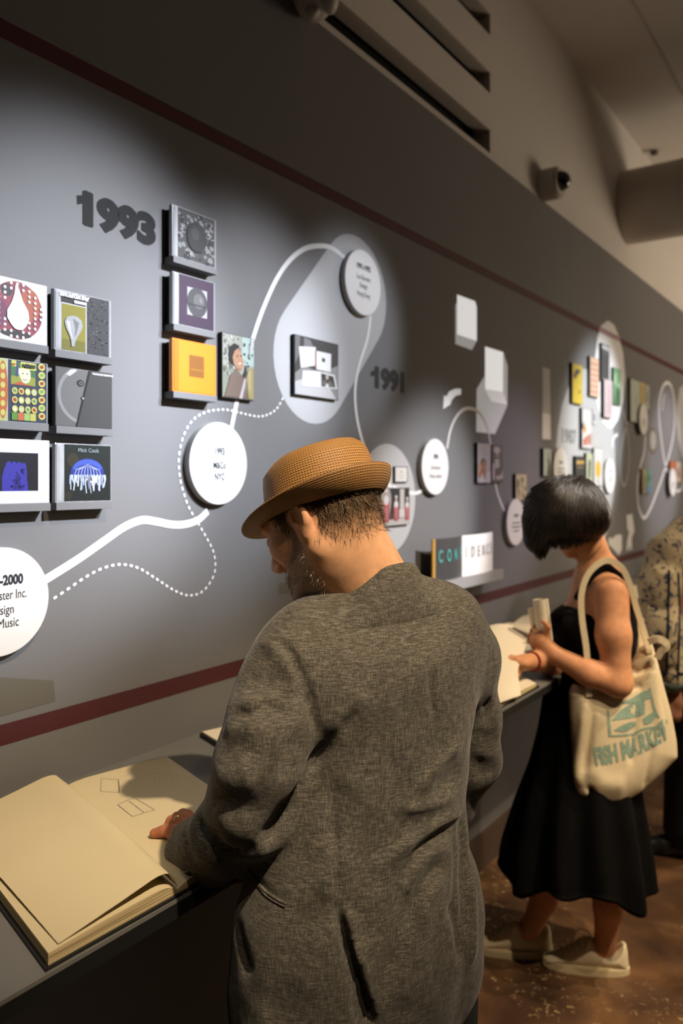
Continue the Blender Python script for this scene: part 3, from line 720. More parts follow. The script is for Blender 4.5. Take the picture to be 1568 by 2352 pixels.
# white card with a blue foot
Y1, z1 = PW(114.4, 1012, .03); z0 = PW(114.4, 1155.6, .03)[1]; R = (Y1 - 0.165, Y1, z0, z1); N = mapper(R)
a = [(paint((236, 238, 242)), R_(N, .01, .01, .99, .99)), (paint((14, 18, 30)), R_(N, .24, .20, .84, .79)), (paint((60, 56, 170)), [N(*p) for p in [(.36, .20), (.36, .42), (.39, .55), (.42, .64), (.46, .66), (.48, .62), (.50, .65), (.53, .65), (.55, .62), (.57, .65), (.60, .64), (.62, .62), (.64, .64), (.67, .62), (.685, .5), (.685, .38), (.70, .28), (.70, .20)]]), (paint((40, 36, 128)), [N(*p) for p in [(.5, .22), (.52, .36), (.55, .48), (.6, .44), (.6, .3), (.64, .22)]])]
a += speckle(N, paint((34, 28, 110)), 16, .47, .24, .64, .54, .01, .024, rnd)
case('photo_card', 'white mounted card with a blue bare foot on black', R, a, 'grey shelf under the white card with the blue foot', spine=False, body=paint((226, 228, 232)))
# jellyfish case
R = rect_px(127.7, 256.4, 1017, 1155, 0.03); N = mapper(R)
a = [(paint((14, 26, 22)), R_(N, .15, .02, .985, .985)), (paint((52, 46, 24)), E_(N, .30, .72, .10, .12)), (paint((44, 40, 24)), E_(N, .22, .12, .06, .07)), (paint((40, 54, 150)), [N(.56 + .30 * math.cos(t), .50 + .25 * math.sin(t)) for t in np.linspace(0, math.pi, 24)] + [N(.26, .46), N(.40, .44), N(.56, .43), N(.72, .44), N(.86, .46)]), (paint((70, 96, 196)), [N(.56 + .28 * math.cos(t), .52 + .22 * math.sin(t)) for t in np.linspace(0.3, math.pi - .3, 16)] + [N(.56 + .24 * math.cos(t), .50 + .15 * math.sin(t)) for t in np.linspace(math.pi - .3, .3, 16)])]
for k in range(9):
    u = .36 + .05 * k; a.append((paint((196, 214, 246)), S_(N, [(.56 + (u - .56) * .5, .66 - abs(u - .56) * .3), (u, .56), (u + (u - .56) * .2, .46)], .0014)))
for k in range(30):
    u = .25 + .62 * k / 29 + rnd.uniform(-.008, .008); l = rnd.uniform(.10, .34) * (1 - .5 * abs(u - .5))
    a.append((paint((226, 232, 248) if k % 3 else (150, 176, 230)), S_(N, [(u, .47), (u + rnd.uniform(-.02, .02), .47 - l * .5), (u + rnd.uniform(-.025, .025), .47 - l)], rnd.uniform(.0014, .0034))))
a += speckle(N, paint((240, 242, 250)), 10, .6, .33, .8, .44, .01, .03, rnd)
cs = case('disc_case', 'dark green disc case with a glowing blue jellyfish', R, a, 'grey shelf under the blue jellyfish disc case')
wall_text('lettering', 'Mick Cook', 0.012, N(.56, .86)[0], N(.56, .86)[1], FX + 0.0031, paint((170, 186, 190)), cs)

# ------------------------------------------------------------------ photographs and small panels
def panel(name, label, cat, R, arts, t=0.014, group=None, edge=M_BLK, face=None):
    Y0, Y1, z0, z1 = R
    o = thing(name, label, cat, (0, (Y0 + Y1) / 2, z0), group)
    box('board', 0.0, t, Y0, Y1, z0, z1, edge, o)
    art('print', arts, t + 0.0003, o)
    return o
R = rect_px(510, 583.5, 762, 912, 0.014); N = mapper(R)
a = [(paint((176, 178, 168)), R_(N, .01, .01, .99, .99)), (paint((150, 156, 140)), R_(N, .01, .01, .4, .5)), (paint((190, 214, 208)), R_(N, .62, .55, .99, .99))]
a += speckle(N, paint((104, 106, 96)), 40, .03, .3, .6, .97, .01, .05, rnd) + speckle(N, paint((206, 210, 198)), 26, .03, .1, .9, .95, .01, .04, rnd) + speckle(N, paint((70, 70, 66)), 14, .6, .4, .97, .9, .01, .04, rnd)
a += [(paint((26, 22, 22)), [N(*p) for p in [(.22, .55), (.18, .68), (.22, .80), (.36, .86), (.50, .84), (.52, .76), (.40, .66), (.36, .52)]]), (paint((196, 150, 118)), [N(*p) for p in [(.34, .54), (.30, .64), (.36, .74), (.48, .80), (.55, .74), (.62, .64), (.64, .54), (.58, .46), (.46, .44)]]), (paint((166, 116, 88)), [N(*p) for p in [(.36, .56), (.44, .5), (.58, .47), (.5, .44)]]), (paint((236, 226, 214)), [N(*p) for p in [(.47, .56), (.56, .58), (.57, .555), (.49, .54)]]), (paint((40, 30, 28)), E_(N, .44, .67, .03, .012, 8, .3)), (paint((40, 30, 28)), E_(N, .56, .68, .03, .012, 8, .3)), (paint((46, 44, 48)), [N(*p) for p in [(.40, .50), (.60, .36), (.68, .46), (.70, .56), (.74, .5), (.74, .3), (.64, .32)]]), (paint((128, 108, 98)), [N(*p) for p in [(.06, .02), (.16, .20), (.24, .36), (.42, .46), (.64, .34), (.78, .02)]]), (paint((176, 162, 110)), [N(*p) for p in [(.72, .34), (.80, .50), (.97, .52), (.97, .02), (.80, .02)]]), (paint((206, 196, 150)), [N(*p) for p in [(.8, .46), (.86, .48), (.86, .1), (.82, .2)]])]
a += [(paint((222, 222, 226)), [N(*p) for p in [(.885, .99), (.985, .99), (.93, .80), (.82, .66)]]), (paint((206, 196, 200)), [N(*p) for p in [(.68, .36), (.72, .30), (.60, .01), (.50, .01)]])]
panel('portrait_photo', 'colour portrait photo of a smiling dark haired person in a tan coat', 'photo', R, a)
R = rect_px(676, 776.6, 767, 905.5, 0.014); N = mapper(R)
a = [(paint((60, 60, 62)), R_(N, .01, .01, .99, .99)), (paint((150, 150, 150)), [N(*p) for p in [(.01, .36), (.2, .5), (.6, .44), (.99, .62), (.99, .01), (.01, .01)]]), (paint((214, 214, 216)), [N(*p) for p in [(.01, .01), (.01, .22), (.3, .32), (.7, .3), (.95, .01)]]), (paint((120, 120, 122)), [N(*p) for p in [(.01, .99), (.12, .99), (.10, .7), (.01, .5)]]), (paint((128, 128, 130)), [N(*p) for p in [(.2, .98), (.34, .96), (.42, .84), (.2, .8)]]), (paint((244, 244, 246)), [N(*p) for p in [(.09, .81), (.46, .86), (.455, .54), (.13, .46)]]), (paint((150, 60, 66)), R_(N, .445, .50, .475, .80)), (paint((246, 246, 248)), [N(*p) for p in [(.475, .80), (.82, .80), (.81, .48), (.475, .48)]]), (paint((60, 80, 66)), R_(N, .60, .63, .675, .70)), (paint((240, 240, 242)), [N(*p) for p in [(.17, .42), (.55, .46), (.56, .17), (.14, .16)]]), (paint((236, 236, 238)), [N(*p) for p in [(.55, .46), (.90, .44), (.97, .20), (.56, .17)]]), (paint((44, 44, 46)), [N(*p) for p in [(.58, .43), (.87, .41), (.92, .22), (.59, .20)]]), (paint((196, 184, 176)), E_(N, .72, .38, .035, .05, 14)), (paint((110, 108, 108)), [N(*p) for p in [(.61, .30), (.66, .33), (.72, .28), (.79, .33), (.90, .22), (.62, .22)]]), (paint((236, 236, 236)), [N(*p) for p in [(.69, .26), (.75, .26), (.76, .20), (.68, .20)]])]
panel('book_photo', 'black and white photo of open books on the pale pill shape', 'photo', R, a)
R = rect_px(834, 868, 1122, 1213, 0.012); N = mapper(R)
a = [(paint((44, 44, 46)), R_(N, .01, .01, .99, .99)), (paint((226, 206, 140)), [N(*p) for p in [(.25, .9), (.85, .82), (.92, .64), (.80, .40), (.62, .28), (.24, .38), (.36, .62), (.2, .78)]]), (paint((240, 232, 196)), [N(*p) for p in [(.40, .84), (.76, .8), (.7, .6), (.46, .62)]]), (paint((206, 196, 110)), E_(N, .9, .88, .06, .05, 10)), (paint((214, 206, 150)), E_(N, .88, .6, .05, .03, 10)), (paint((236, 236, 240)), E_(N, .92, .5, .06, .06, 10))]
panel('small_photo', 'small dark photo of a pale yellow cloth figure beside the hat brim', 'photo', R, a, 0.012)
R = rect_px(873, 940, 1121, 1210, 0.012); N = mapper(R)
a = [(paint((70, 70, 74)), R_(N, .01, .01, .99, .99)), (paint((206, 204, 204)), [N(*p) for p in [(.01, .14), (.99, .2), (.99, .01), (.01, .01)]]), (paint((176, 174, 176)), [N(*p) for p in [(.02, .98), (.3, .98), (.38, .7), (.3, .3), (.02, .2)]]), (paint((40, 40, 44)), R_(N, .36, .3, .62, .97)), (paint((212, 208, 206)), R_(N, .66, .22, .81, .97)), (paint((226, 224, 222)), R_(N, .63, .2, .83, .42)), (paint((44, 44, 48)), R_(N, .83, .22, .98, .97))]
for u, s in ((.19, 1.0), (.52, .8), (.90, .74)):
    b0 = .2; a += [(paint((190, 96, 92)), [N(u - .09 * s, b0 - .1 * s), N(u + .09 * s, b0 - .1 * s), N(u + .11 * s, .6 * s + .06), N(u - .11 * s, .6 * s + .06)]), (paint((238, 236, 236)), E_(N, u, .62 * s + .06, .085 * s, .13 * s, 14)), (paint((214, 180, 166)), E_(N, u, .80 * s + .06, .045 * s, .06 * s, 12)), (paint((236, 232, 232)), E_(N, u, .88 * s + .06, .05 * s, .05 * s, 12)), (paint((206, 140, 160)), R_(N, u - .02, b0, u + .03, .5))]
panel('group_photo', 'small colour photo of people in red and white costumes by a column', 'photo', R, a, 0.012)
R = rect_px(906, 936, 1071, 1108, 0.008); N = mapper(R)
panel('white_card', 'small white framed card above the costume photo', 'card', R, [(paint((244, 244, 242)), R_(N, .06, .05, .94, .95)), (paint((196, 180, 150)), E_(N, .5, .66, .10, .05, 10)), (paint((200, 200, 198)), R_(N, .3, .42, .7, .46)), (paint((206, 206, 204)), R_(N, .38, .26, .62, .3))], 0.008)
R = rect_px(1096, 1126.4, 1016.6, 1109.4, 0.014); N = mapper(R)
a = [(paint((200, 196, 208)), R_(N, .01, .01, .99, .99)), (paint((206, 176, 160)), R_(N, .01, .2, .3, .5)), (paint((60, 40, 34)), [N(*p) for p in [(.22, .52), (.34, .62), (.56, .6), (.64, .5), (.6, .4), (.3, .4)]]), (paint((190, 120, 76)), E_(N, .45, .42, .15, .13, 16)), (paint((186, 104, 70)), [N(*p) for p in [(.3, .36), (.6, .36), (.62, .04), (.5, .04), (.06, .18)]]), (paint((228, 222, 236)), [N(*p) for p in [(.1, .01), (.32, .26), (.54, .06), (.64, .28), (.98, .28), (.98, .01)]])]
panel('portrait_photo', 'narrow colour portrait on a lilac ground, left of a touching pair', 'photo', R, a)
R = rect_px(1130, 1154.6, 1021, 1108, 0.014); N = mapper(R)
a = [(paint((56, 50, 56)), R_(N, .01, .01, .99, .99)), (paint((196, 186, 196)), E_(N, .42, .86, .3, .09, 14)), (paint((190, 184, 192)), [N(*p) for p in [(.2, .60), (.6, .64), (.66, .42), (.3, .36)]]), (paint((206, 190, 206)), [N(*p) for p in [(.02, .5), (.22, .5), (.2, .06), (.02, .06)]]), (paint((206, 180, 196)), [N(*p) for p in [(.3, .16), (.8, .2), (.96, .36), (.96, .1), (.4, .06)]]), (paint((140, 128, 138)), E_(N, .44, .72, .16, .06, 12))]
panel('portrait_photo', 'narrow black and white photo, right of a touching pair', 'photo', R, a)
R = rect_px(1184, 1209, 1088.6, 1150, 0.014); N = mapper(R)
a = [(paint((222, 206, 166)), R_(N, .01, .01, .99, .99)), (paint((60, 50, 44)), [N(*p) for p in [(.12, .8), (.28, .78), (.3, .6), (.2, .46), (.34, .3), (.3, .1), (.22, .3), (.1, .5)]]), (paint((70, 60, 52)), E_(N, .58, .78, .1, .1, 12)), (paint((110, 100, 80)), S_(N, [(.6, .7), (.5, .58), (.56, .5)], .006)), (paint((80, 90, 60)), E_(N, .84, .46, .07, .08, 10)), (paint((90, 80, 66)), S_(N, [(.6, .3), (.7, .1)], .007))]
panel('drawing_card', 'cream card with dark ink marks above a round white disc', 'card', R, a)

# far part of the wall: small posters and booklets
def simple(label, xl, xr, yt, yb, base, extra=None, t=0.016, cat='poster', off=None):
    R = rect_px(xl, xr, yt, yb, t); N = mapper(R)
    a = [(paint(base), R_(N, .02, .01, .98, .99))]
    for c, pts in (extra or []): a.append((paint(c), [N(*p) for p in pts]))
    return panel('small_poster', label, cat, R, a, t, 'small posters on the far wall')
simple('small yellow poster with a dark bird shape', 1313.7, 1337, 832, 925, (246, 214, 40), [((60, 60, 66), [(.1, .68), (.3, .84), (.7, .9), (.78, .82), (.5, .72), (.3, .6)]), ((150, 80, 60), [(.02, .62), (.2, .78), (.3, .7)]), ((70, 60, 30), [(.62, .26), (.76, .3), (.74, .36), (.64, .36)])])
simple('small peach poster with rows of marks', 1354.4, 1375, 817, 909, (246, 206, 178), [((222, 150, 120), [(.1, .1 + .14 * k), (.9, .12 + .14 * k), (.9, .16 + .14 * k), (.1, .14 + .14 * k)]) for k in range(6)])
simple('small charcoal poster with white title on the tall white oval', 1381, 1399, 787, 873, (84, 86, 90), [((226, 228, 230), [(.05, .86), (.95, .84), (.95, .96), (.05, .97)]), ((56, 58, 62), [(.1, .1), (.9, .1), (.9, .7), (.1, .7)])], 0.016)
simple('small pale pink poster below the charcoal one', 1386.5, 1406, 869, 958, (236, 214, 218), [((222, 196, 202), [(.3, .1), (.9, .1), (.9, .9), (.5, .9)])], 0.020)
simple('small green poster with a white figure', 1408, 1425, 843, 928, (120, 176, 124), [((60, 110, 70), [(.1, .02), (.95, .02), (.95, .4), (.4, .5)]), ((240, 238, 230), [(.6, .5), (.8, .52), (.8, .6), (.62, .6)]), ((190, 220, 180), [(.1, .8), (.4, .9), (.4, .6), (.1, .5)])])
simple('small white poster with orange and red flowers', 1336, 1359, 936, 1029, (240, 240, 242), [((230, 170, 60), [(.08, .46), (.3, .62), (.4, .46), (.3, .36)]), ((226, 110, 80), [(.1, .2), (.4, .3), (.5, .1), (.2, .06)]), ((206, 150, 130), [(.4, .3), (.9, .4), (.9, .1), (.6, .1)]), ((60, 60, 64), [(.02, .6), (.14, .66), (.14, .5), (.04, .46)])])
simple('tiny white card beside the flower poster', 1360.5, 1369, 941, 974, (232, 232, 238), [((110, 110, 120), [(.3, .2), (.7, .3), (.6, .8), (.3, .7)])], 0.008, 'card')
simple('small dark poster with gold lettering', 1321, 1343, 1047, 1112, (44, 42, 44), [((216, 176, 90), [(.1, .7), (.9, .74), (.9, .84), (.1, .84)]), ((160, 130, 70), [(.2, .56), (.8, .58), (.8, .62), (.2, .62)])])
simple('small pale green poster with a dark figure', 1346, 1360.6, 1040, 1112, (214, 222, 190), [((60, 64, 56), [(.3, .2), (.6, .2), (.7, .7), (.5, .85), (.35, .7)])])
simple('small white poster with a large yellow flower', 1363, 1384, 1028, 1116, (238, 236, 240), [((244, 196, 40), [(.2, .3), (.2, .56), (.4, .68), (.66, .62), (.76, .44), (.66, .26), (.44, .2)]), ((90, 140, 70), [(.44, .2), (.5, .2), (.54, .06), (.46, .06)])])
simple('small green tinted poster beside the first far round disc', 1247.6, 1266, 1029.5, 1093, (206, 222, 206), [((60, 74, 62), [(.4, .02), (.95, .02), (.9, .4), (.66, .7), (.56, .4)]), ((150, 170, 150), [(.4, .5), (.6, .9), (.7, .8), (.6, .5)])])
simple('large mint booklet page with a pale sketch', 1447, 1469, 868, 968, (222, 234, 222), [((190, 206, 196), [(.5, .4), (.7, .44), (.68, .64), (.52, .6)])], 0.016, 'booklet')
simple('narrow yellow booklet page between two mint pages', 1469.5, 1481, 876, 952, (240, 216, 150), [((216, 186, 110), [(.3, .1), (.7, .1), (.7, .9), (.3, .9)])], 0.016, 'booklet')
simple('narrow grey green booklet page at the right of the mint pages', 1481.5, 1491, 882, 940, (206, 216, 204), [((150, 166, 150), [(.3, .3), (.7, .3), (.7, .7), (.3, .7)])], 0.016, 'booklet')
simple('cream and black poster with a tree trunk', 1473, 1484, 1077, 1135, (222, 206, 160), [((50, 50, 44), [(.1, .02), (.4, .02), (.34, .96), (.14, .96)]), ((70, 66, 54), [(.7, .04), (.84, .04), (.8, .7), (.66, .8)])])
simple('teal and blue poster beside the tree trunk one', 1485, 1495, 1078, 1134, (110, 180, 150), [((120, 160, 206), [(.05, .02), (.95, .02), (.95, .3), (.05, .34)]), ((40, 110, 90), [(.1, .5), (.8, .6), (.6, .8)])])
simple('small orange poster above the last round disc', 1538, 1550, 1058, 1110, (214, 120, 80), [((240, 226, 206), [(.2, .1), (.6, .2), (.5, .4), (.2, .36)])])
simple('small beige poster above the last round disc', 1551, 1564, 1060, 1108, (206, 186, 166), [((130, 100, 84), [(.3, .2), (.7, .3), (.6, .7), (.4, .7)])])

# ------------------------------------------------------------------ round white text discs
def disc(label, cx_px, cy_px, lines, r=0.1065, t=0.02, x0=0.0):
    Y, z = PW(cx_px, cy_px, t)
    o = thing('text_disc', label, 'disc', (0, Y, z - r), 'round white timeline discs')
    n = 64; V = []
    for x in (x0, t - 0.0012, t): 
        rr = r if x < t else r - 0.0012
        for k in range(n): V.append((x, Y + rr * math.cos(2 * math.pi * k / n), z + rr * math.sin(2 * math.pi * k / n)))
    Fc = []; mi = []
    for j in range(2):
        for k in range(n): Fc.append((j * n + k, j * n + (k + 1) % n, (j + 1) * n + (k + 1) % n, (j + 1) * n + k)); mi.append(1)
    Fc.append(tuple(range(2 * n, 3 * n))); mi.append(0)
    mesh_obj('plate', V, Fc, [M_DISC, M_DISCE], o, mi=mi)
    for body, dz, size, m, bold, sx in lines:
        wall_text('lettering', body, size, Y, z + dz, t + 0.0006, m, o, bold, sx=sx)
    return o
disc('largest round white disc cut by the left picture edge, listing Design and Music', 3, 1383, [('1993-2000', .033, .0265, M_INK, .0012, .82), ('Sagmeister Inc.', .004, .0265, M_INK, 0, .70), ('Design', -.0245, .0265, M_INK, 0, .76), ('for Music', -.051, .0265, M_INK, 0, .76)], 0.1065)
disc('round white disc reading M&Co NYC', 504, 1064.5, [('1993', .0225, .0255, M_INK, .0006, .75), ('M&Co', -.013, .0245, M_INK, .0003, .72), ('NYC', -.0425, .0245, M_INK, .0003, .72)])
disc('round white disc reading Hong Kong on the pale pill shape', 834.5, 649.5, [('1991-1992', .042, .0245, M_INK, .0008, .80), ('Leo Burnett', .008, .0235, M_INK3, 0, .72), ('Design', -.018, .0235, M_INK3, 0, .72), ('Hong Kong', -.046, .0235, M_INK3, 0, .72)])
disc('round white disc reading Vienna Austria', 1000, 1072, [('1990', .030, .024, M_INK, .0008, .8), ('Civil service', -.010, .022, M_INK3, 0, .72), ('Vienna, Austria', -.042, .022, M_INK3, 0, .72)])
def blurred(o, cx_px, cy_px, t, rows):     # lettering too small to read in the photograph: short grey rules
    Y, z = PW(cx_px, cy_px, t)
    art('fine_print', [(m, [(Y - w, z + dz - h), (Y + w, z + dz - h), (Y + w, z + dz + h), (Y - w, z + dz + h)]) for dz, w, h, m in rows], t + .0006, o)
RW = [(.03, .026, .007, M_INK2), (-.004, .045, .003, M_INK3), (-.022, .05, .003, M_INK3), (-.04, .03, .003, M_INK3)]
for lab, x, y, t in (('round white disc partly behind the black bobbed hair', 1185, 1199, .02), ('round white disc above the black bobbed hair beside a green tinted poster', 1288, 1075, .02), ('round white disc right of the yellow flower poster', 1401, 1093, .02), ('round white disc overlapping the mint booklet pages', 1478, 963, .034), ('last round white disc near the right picture edge', 1545, 1108, .034)):
    o = disc(lab, x, y, [], t=t, x0=.0172 if t > .03 else 0.0); blurred(o, x, y, t, RW if x < 1450 else RW[1:])
# ------------------------------------------------------------------ shelf with the CONFIDENCE book
Y0s, z1s = PW(985, 1337, 0.0); Y1s = PW(1141, 1300, 0.0)[0]
Y0s, Y1s, zs = 2.575, 3.16, 1.272
tag(box('picture_shelf', 0.0, 0.085, Y0s, Y1s, zs - 0.042, zs, mat('pale_shelf_paint', (0.27, 0.27, 0.275), 0.6), None, b=0.001), 'wide pale grey shelf holding the open Confidence book', 'shelf')
bk = thing('open_book', 'upright open book, black and white pages, on the wide pale shelf', 'book', (0.04, 2.85, zs))
def page(name, ys, xs, z0, z1, m, par):
    V = []; n = len(ys)
    for i in range(n): V += [(xs[i], ys[i], z0), (xs[i], ys[i], z1)]
    for i in range(n): V += [(xs[i] - 0.006, ys[i], z0), (xs[i] - 0.006, ys[i], z1)]
    Fc = [(2 * i, 2 * i + 2, 2 * i + 3, 2 * i + 1) for i in range(n - 1)] + [(2 * n + 2 * i + 1, 2 * n + 2 * i + 3, 2 * n + 2 * i + 2, 2 * n + 2 * i) for i in range(n - 1)]
    Fc += [(2 * i + 1, 2 * i + 3, 2 * n + 2 * i + 3, 2 * n + 2 * i + 1) for i in range(n - 1)] + [(0, 1, 2 * n + 1, 2 * n), (2 * n - 2, 4 * n - 2, 4 * n - 1, 2 * n - 1)]
    return mesh_obj(name, V, Fc, m, par)
zt = zs + 0.158
M_PG = mat('glossy_white_page', (0.88, 0.87, 0.87), 0.35, 0.4); M_PB = mat('glossy_black_page', (0.06, 0.06, 0.062), 0.3, 0.4)
yl0, ym, yr1 = 2.583, 2.815, 3.10
page('left_page', list(np.linspace(yl0 + 0.012, ym, 8)), [0.062 + 0.012 * math.sin(math.pi * t) for t in np.linspace(0, 1, 8)], zs, zt, M_PB, bk)
page('page_edge', [yl0, yl0 + 0.012], [0.058, 0.062], zs, zt, paint((250, 196, 96)), bk)
page('right_page', list(np.linspace(ym, yr1, 8)), [0.062 + 0.014 * math.sin(math.pi * t) for t in np.linspace(0, 1, 8)], zs, zt, M_PG, bk)
def book_letters(chars, y0, y1, m, wob):
    n = len(chars)
    for i, ch in enumerate(chars):
        V, Fc = text_mesh(ch, 0.062, 0.0012, 'CENTER', 0.62); yc = y0 + (y1 - y0) * (i + .5) / n
        mesh_obj('lettering', [(0.0632 + wob * math.sin(math.pi * min(max((yc + a - y0) / (y1 - y0), 0), 1)) + .0006, yc + a, zs + 0.072 + b) for a, b in V], Fc, m, bk)
book_letters('CONF', yl0 + 0.014, ym, paint((110, 214, 210)), 0.0135)
book_letters('IDENCE', ym + 0.004, yr1 - 0.004, paint((206, 204, 208)), 0.0155)
# ================================================================== open books on the ledge
M_PAGE = mat('cream_paper', srgb(206, 193, 158), 0.75, 0.2, vary=((4, 4, 4), 0.03), bump=(300, 0.06))
M_PAGE2 = mat('white_paper', srgb(222, 212, 190), 0.75, 0.2, vary=((4, 4, 4), 0.03))
def edge_material():
    m = bpy.data.materials.new('stacked_page_edges'); m.use_nodes = True; N = m.node_tree.nodes; L = m.node_tree.links
    tc = N.new('ShaderNodeTexCoord'); mp = N.new('ShaderNodeMapping'); mp.inputs['Scale'].default_value = (3, 3, 700); L.new(tc.outputs['Object'], mp.inputs[0])
    n = N.new('ShaderNodeTexNoise'); n.inputs['Scale'].default_value = 1.0; L.new(mp.outputs[0], n.inputs['Vector'])
    r = N.new('ShaderNodeValToRGB'); r.color_ramp.elements[0].position = .35; r.color_ramp.elements[0].color = srgb(150, 130, 92); r.color_ramp.elements[1].position = .6; r.color_ramp.elements[1].color = srgb(222, 204, 160)
    L.new(n.outputs['Fac'], r.inputs[0]); L.new(r.outputs[0], N['Principled BSDF'].inputs['Base Color']); N['Principled BSDF'].inputs['Roughness'].default_value = .8
    return m
M_EDGE = edge_material()
M_COVER = mat('black_book_cover', (0.015, 0.015, 0.016), 0.55, 0.3)
M_PENCIL = mat('pencil_line', (0.30, 0.28, 0.24), 0.8, 0.1)
def half_block(name, spine, outer, prof, zb, par, m_top, n=20, rows=14):
    """page block between spine line (p0 far, p1 near) and outer line; prof(t, s) = height over zb"""
    s0, s1 = map(np.array, spine); o0, o1 = map(np.array, outer); V = []; Fc = []; mi = []
    def xy(t, s): return (1 - t) * ((1 - s) * s0 + s * s1) + t * ((1 - s) * o0 + s * o1)
    for lvl in (0, 1):
        for i in range(rows + 1):
            for j in range(n + 1):
                t, s = j / n, i / rows; p = xy(t, s); V.append((p[0], p[1], zb + (prof(t, s) if lvl else 0)))
    K = (rows + 1) * (n + 1); idx = lambda l, i, j: l * K + i * (n + 1) + j
    c = np.cross(np.append(o0 - s0, 0), np.append(s1 - s0, 0))[2]
    def add(q, k): Fc.append(q if c > 0 else q[::-1]); mi.append(k)
    for i in range(rows):
        for j in range(n):
            add((idx(1, i, j), idx(1, i, j + 1), idx(1, i + 1, j + 1), idx(1, i + 1, j)), 0)
            add((idx(0, i, j), idx(0, i + 1, j), idx(0, i + 1, j + 1), idx(0, i, j + 1)), 1)
    for j in range(n):
        add((idx(0, 0, j), idx(0, 0, j + 1), idx(1, 0, j + 1), idx(1, 0, j)), 1); add((idx(0, rows, j), idx(1, rows, j), idx(1, rows, j + 1), idx(0, rows, j + 1)), 1)
    for i in range(rows):
        add((idx(0, i, 0), idx(1, i, 0), idx(1, i + 1, 0), idx(0, i + 1, 0)), 1); add((idx(0, i, n), idx(0, i + 1, n), idx(1, i + 1, n), idx(1, i, n)), 1)
    o = mesh_obj(name, V, Fc, [m_top, M_EDGE], par, mi=mi, smooth=False)
    return o
def sheet(name, spine, outer, zf, par, m, n=24, rows=18, th=0.0006):
    s0, s1 = map(np.array, spine); o0, o1 = map(np.array, outer); V = []; Fc = []
    for lvl in (1, 0):
        for i in range(rows + 1):
            for j in range(n + 1):
                t, s = j / n, i / rows; p = (1 - t) * ((1 - s) * s0 + s * s1) + t * ((1 - s) * o0 + s * o1); V.append((p[0], p[1], zf(t, s) - th * (1 - lvl)))
    K = (rows + 1) * (n + 1)
    for l in (0, 1):
        for i in range(rows):
            for j in range(n):
                q = (l * K + i * (n + 1) + j, l * K + i * (n + 1) + j + 1, l * K + (i + 1) * (n + 1) + j + 1, l * K + (i + 1) * (n + 1) + j); Fc.append(q)
    return mesh_obj(name, V, Fc, m, par, smooth=True)
def quad_slab(name, pts, z0, z1, m, par):
    V = [(p[0], p[1], z0) for p in pts] + [(p[0], p[1], z1) for p in pts]; n = len(pts)
    ar = sum(pts[i][0] * pts[(i + 1) % n][1] - pts[(i + 1) % n][0] * pts[i][1] for i in range(n))
    Fc = [tuple(range(n - 1, -1, -1)), tuple(range(n, 2 * n))] + [(i, (i + 1) % n, n + (i + 1) % n, n + i) for i in range(n)]
    if ar < 0: Fc = [f[::-1] for f in Fc]
    return mesh_obj(name, V, Fc, m, par)
def ip(xs, ys): return lambda t: float(np.interp(t, xs, ys))
def smooth_ip(xs, ys):
    g = np.linspace(0, 1, 201); v = np.interp(g, xs, ys); k = np.ones(13) / 13
    v2 = np.convolve(np.pad(v, 6, mode='edge'), k, 'valid'); return lambda t: float(np.interp(t, g, v2))
# --- the large sketchbook under the man's hand
STp, SBp = (0.050, 1.016), (0.542, 0.862); LTp, LBp = (0.050, 0.775), (0.538, 0.637); RTp, RBp = (0.085, 1.262), (0.543, 1.100)
bk1 = thing('open_book', 'large open book with blank left page and pencil sketches, under the pointing hand', 'book', (0.3, 0.95, LZ))
zb = LZ + 0.0045
quad_slab('cover', [(STp[0] - .002, STp[1]), (LTp[0] - .002, LTp[1] - .006), (LBp[0] + .004, LBp[1] - .007), (SBp[0] + .004, SBp[1])], LZ + .0003, LZ + .004, M_COVER, bk1)
quad_slab('cover', [(RTp[0] - .003, RTp[1] + .005), (STp[0] - .003, STp[1] + .0005), (SBp[0] + .004, SBp[1] + .0005), (RBp[0] + .004, RBp[1] + .005)], LZ + .0003, LZ + .004, M_COVER, bk1)
pl = smooth_ip([0, .04, .15, .5, 1], [.004, .014, .020, .020, .016])
half_block('left_pages', (STp, SBp), (LTp, LBp), lambda t, s: pl(t), zb, bk1, M_PAGE)
top_l = smooth_ip([0, .03, .09, .2, .45, .8, 1], [.006, .026, .040, .042, .034, .024, .0185])
sheet('turned_page', (STp, SBp), ((LTp[0], LTp[1]), (LBp[0] - .004, LBp[1] + .018)), lambda t, s: zb + top_l(t) * (1 + .16 * math.sin(math.pi * s)) , bk1, M_PAGE)
pr = smooth_ip([0, .05, .2, .6, 1], [.004, .011, .0135, .011, .007])
half_block('right_pages', (STp, SBp), (RTp, RBp), lambda t, s: pr(t), zb, bk1, M_PAGE)
# pencil sketches on the right page
def on_right(px):
    p = PZ(px[0], px[1], zb + .0115); return (p[0], p[1])
def strokes(name, lines, w, z, par, m):
    V = []; Fc = []
    for ln in lines:
        pts = [np.array(on_right(q)) for q in ln]
        for i in range(len(pts) - 1):
            a, b = pts[i], pts[i + 1]; t = (b - a) / (np.linalg.norm(b - a) + 1e-9); n = np.array([-t[1], t[0]]) * w / 2; k = len(V)
            V += [(*(a + n), z), (*(a - n), z), (*(b - n), z), (*(b + n), z)]; Fc.append((k, k + 1, k + 2, k + 3))
    return mesh_obj(name, V, Fc, m, par)
zz = zb + .0142
strokes('pencil_sketch', [[(233, 1790), (272, 1793), (275, 1823), (231, 1820), (233, 1790)], [(272, 1794), (274, 1821)]], .0011, zz, bk1, M_PENCIL)
strokes('pencil_sketch', [[(270, 1851), (308, 1834), (355, 1862), (304, 1878), (270, 1851)], [(296, 1842), (330, 1868)]], .0011, zz, bk1, M_PENCIL)
r2 = random.Random(5); wr = []
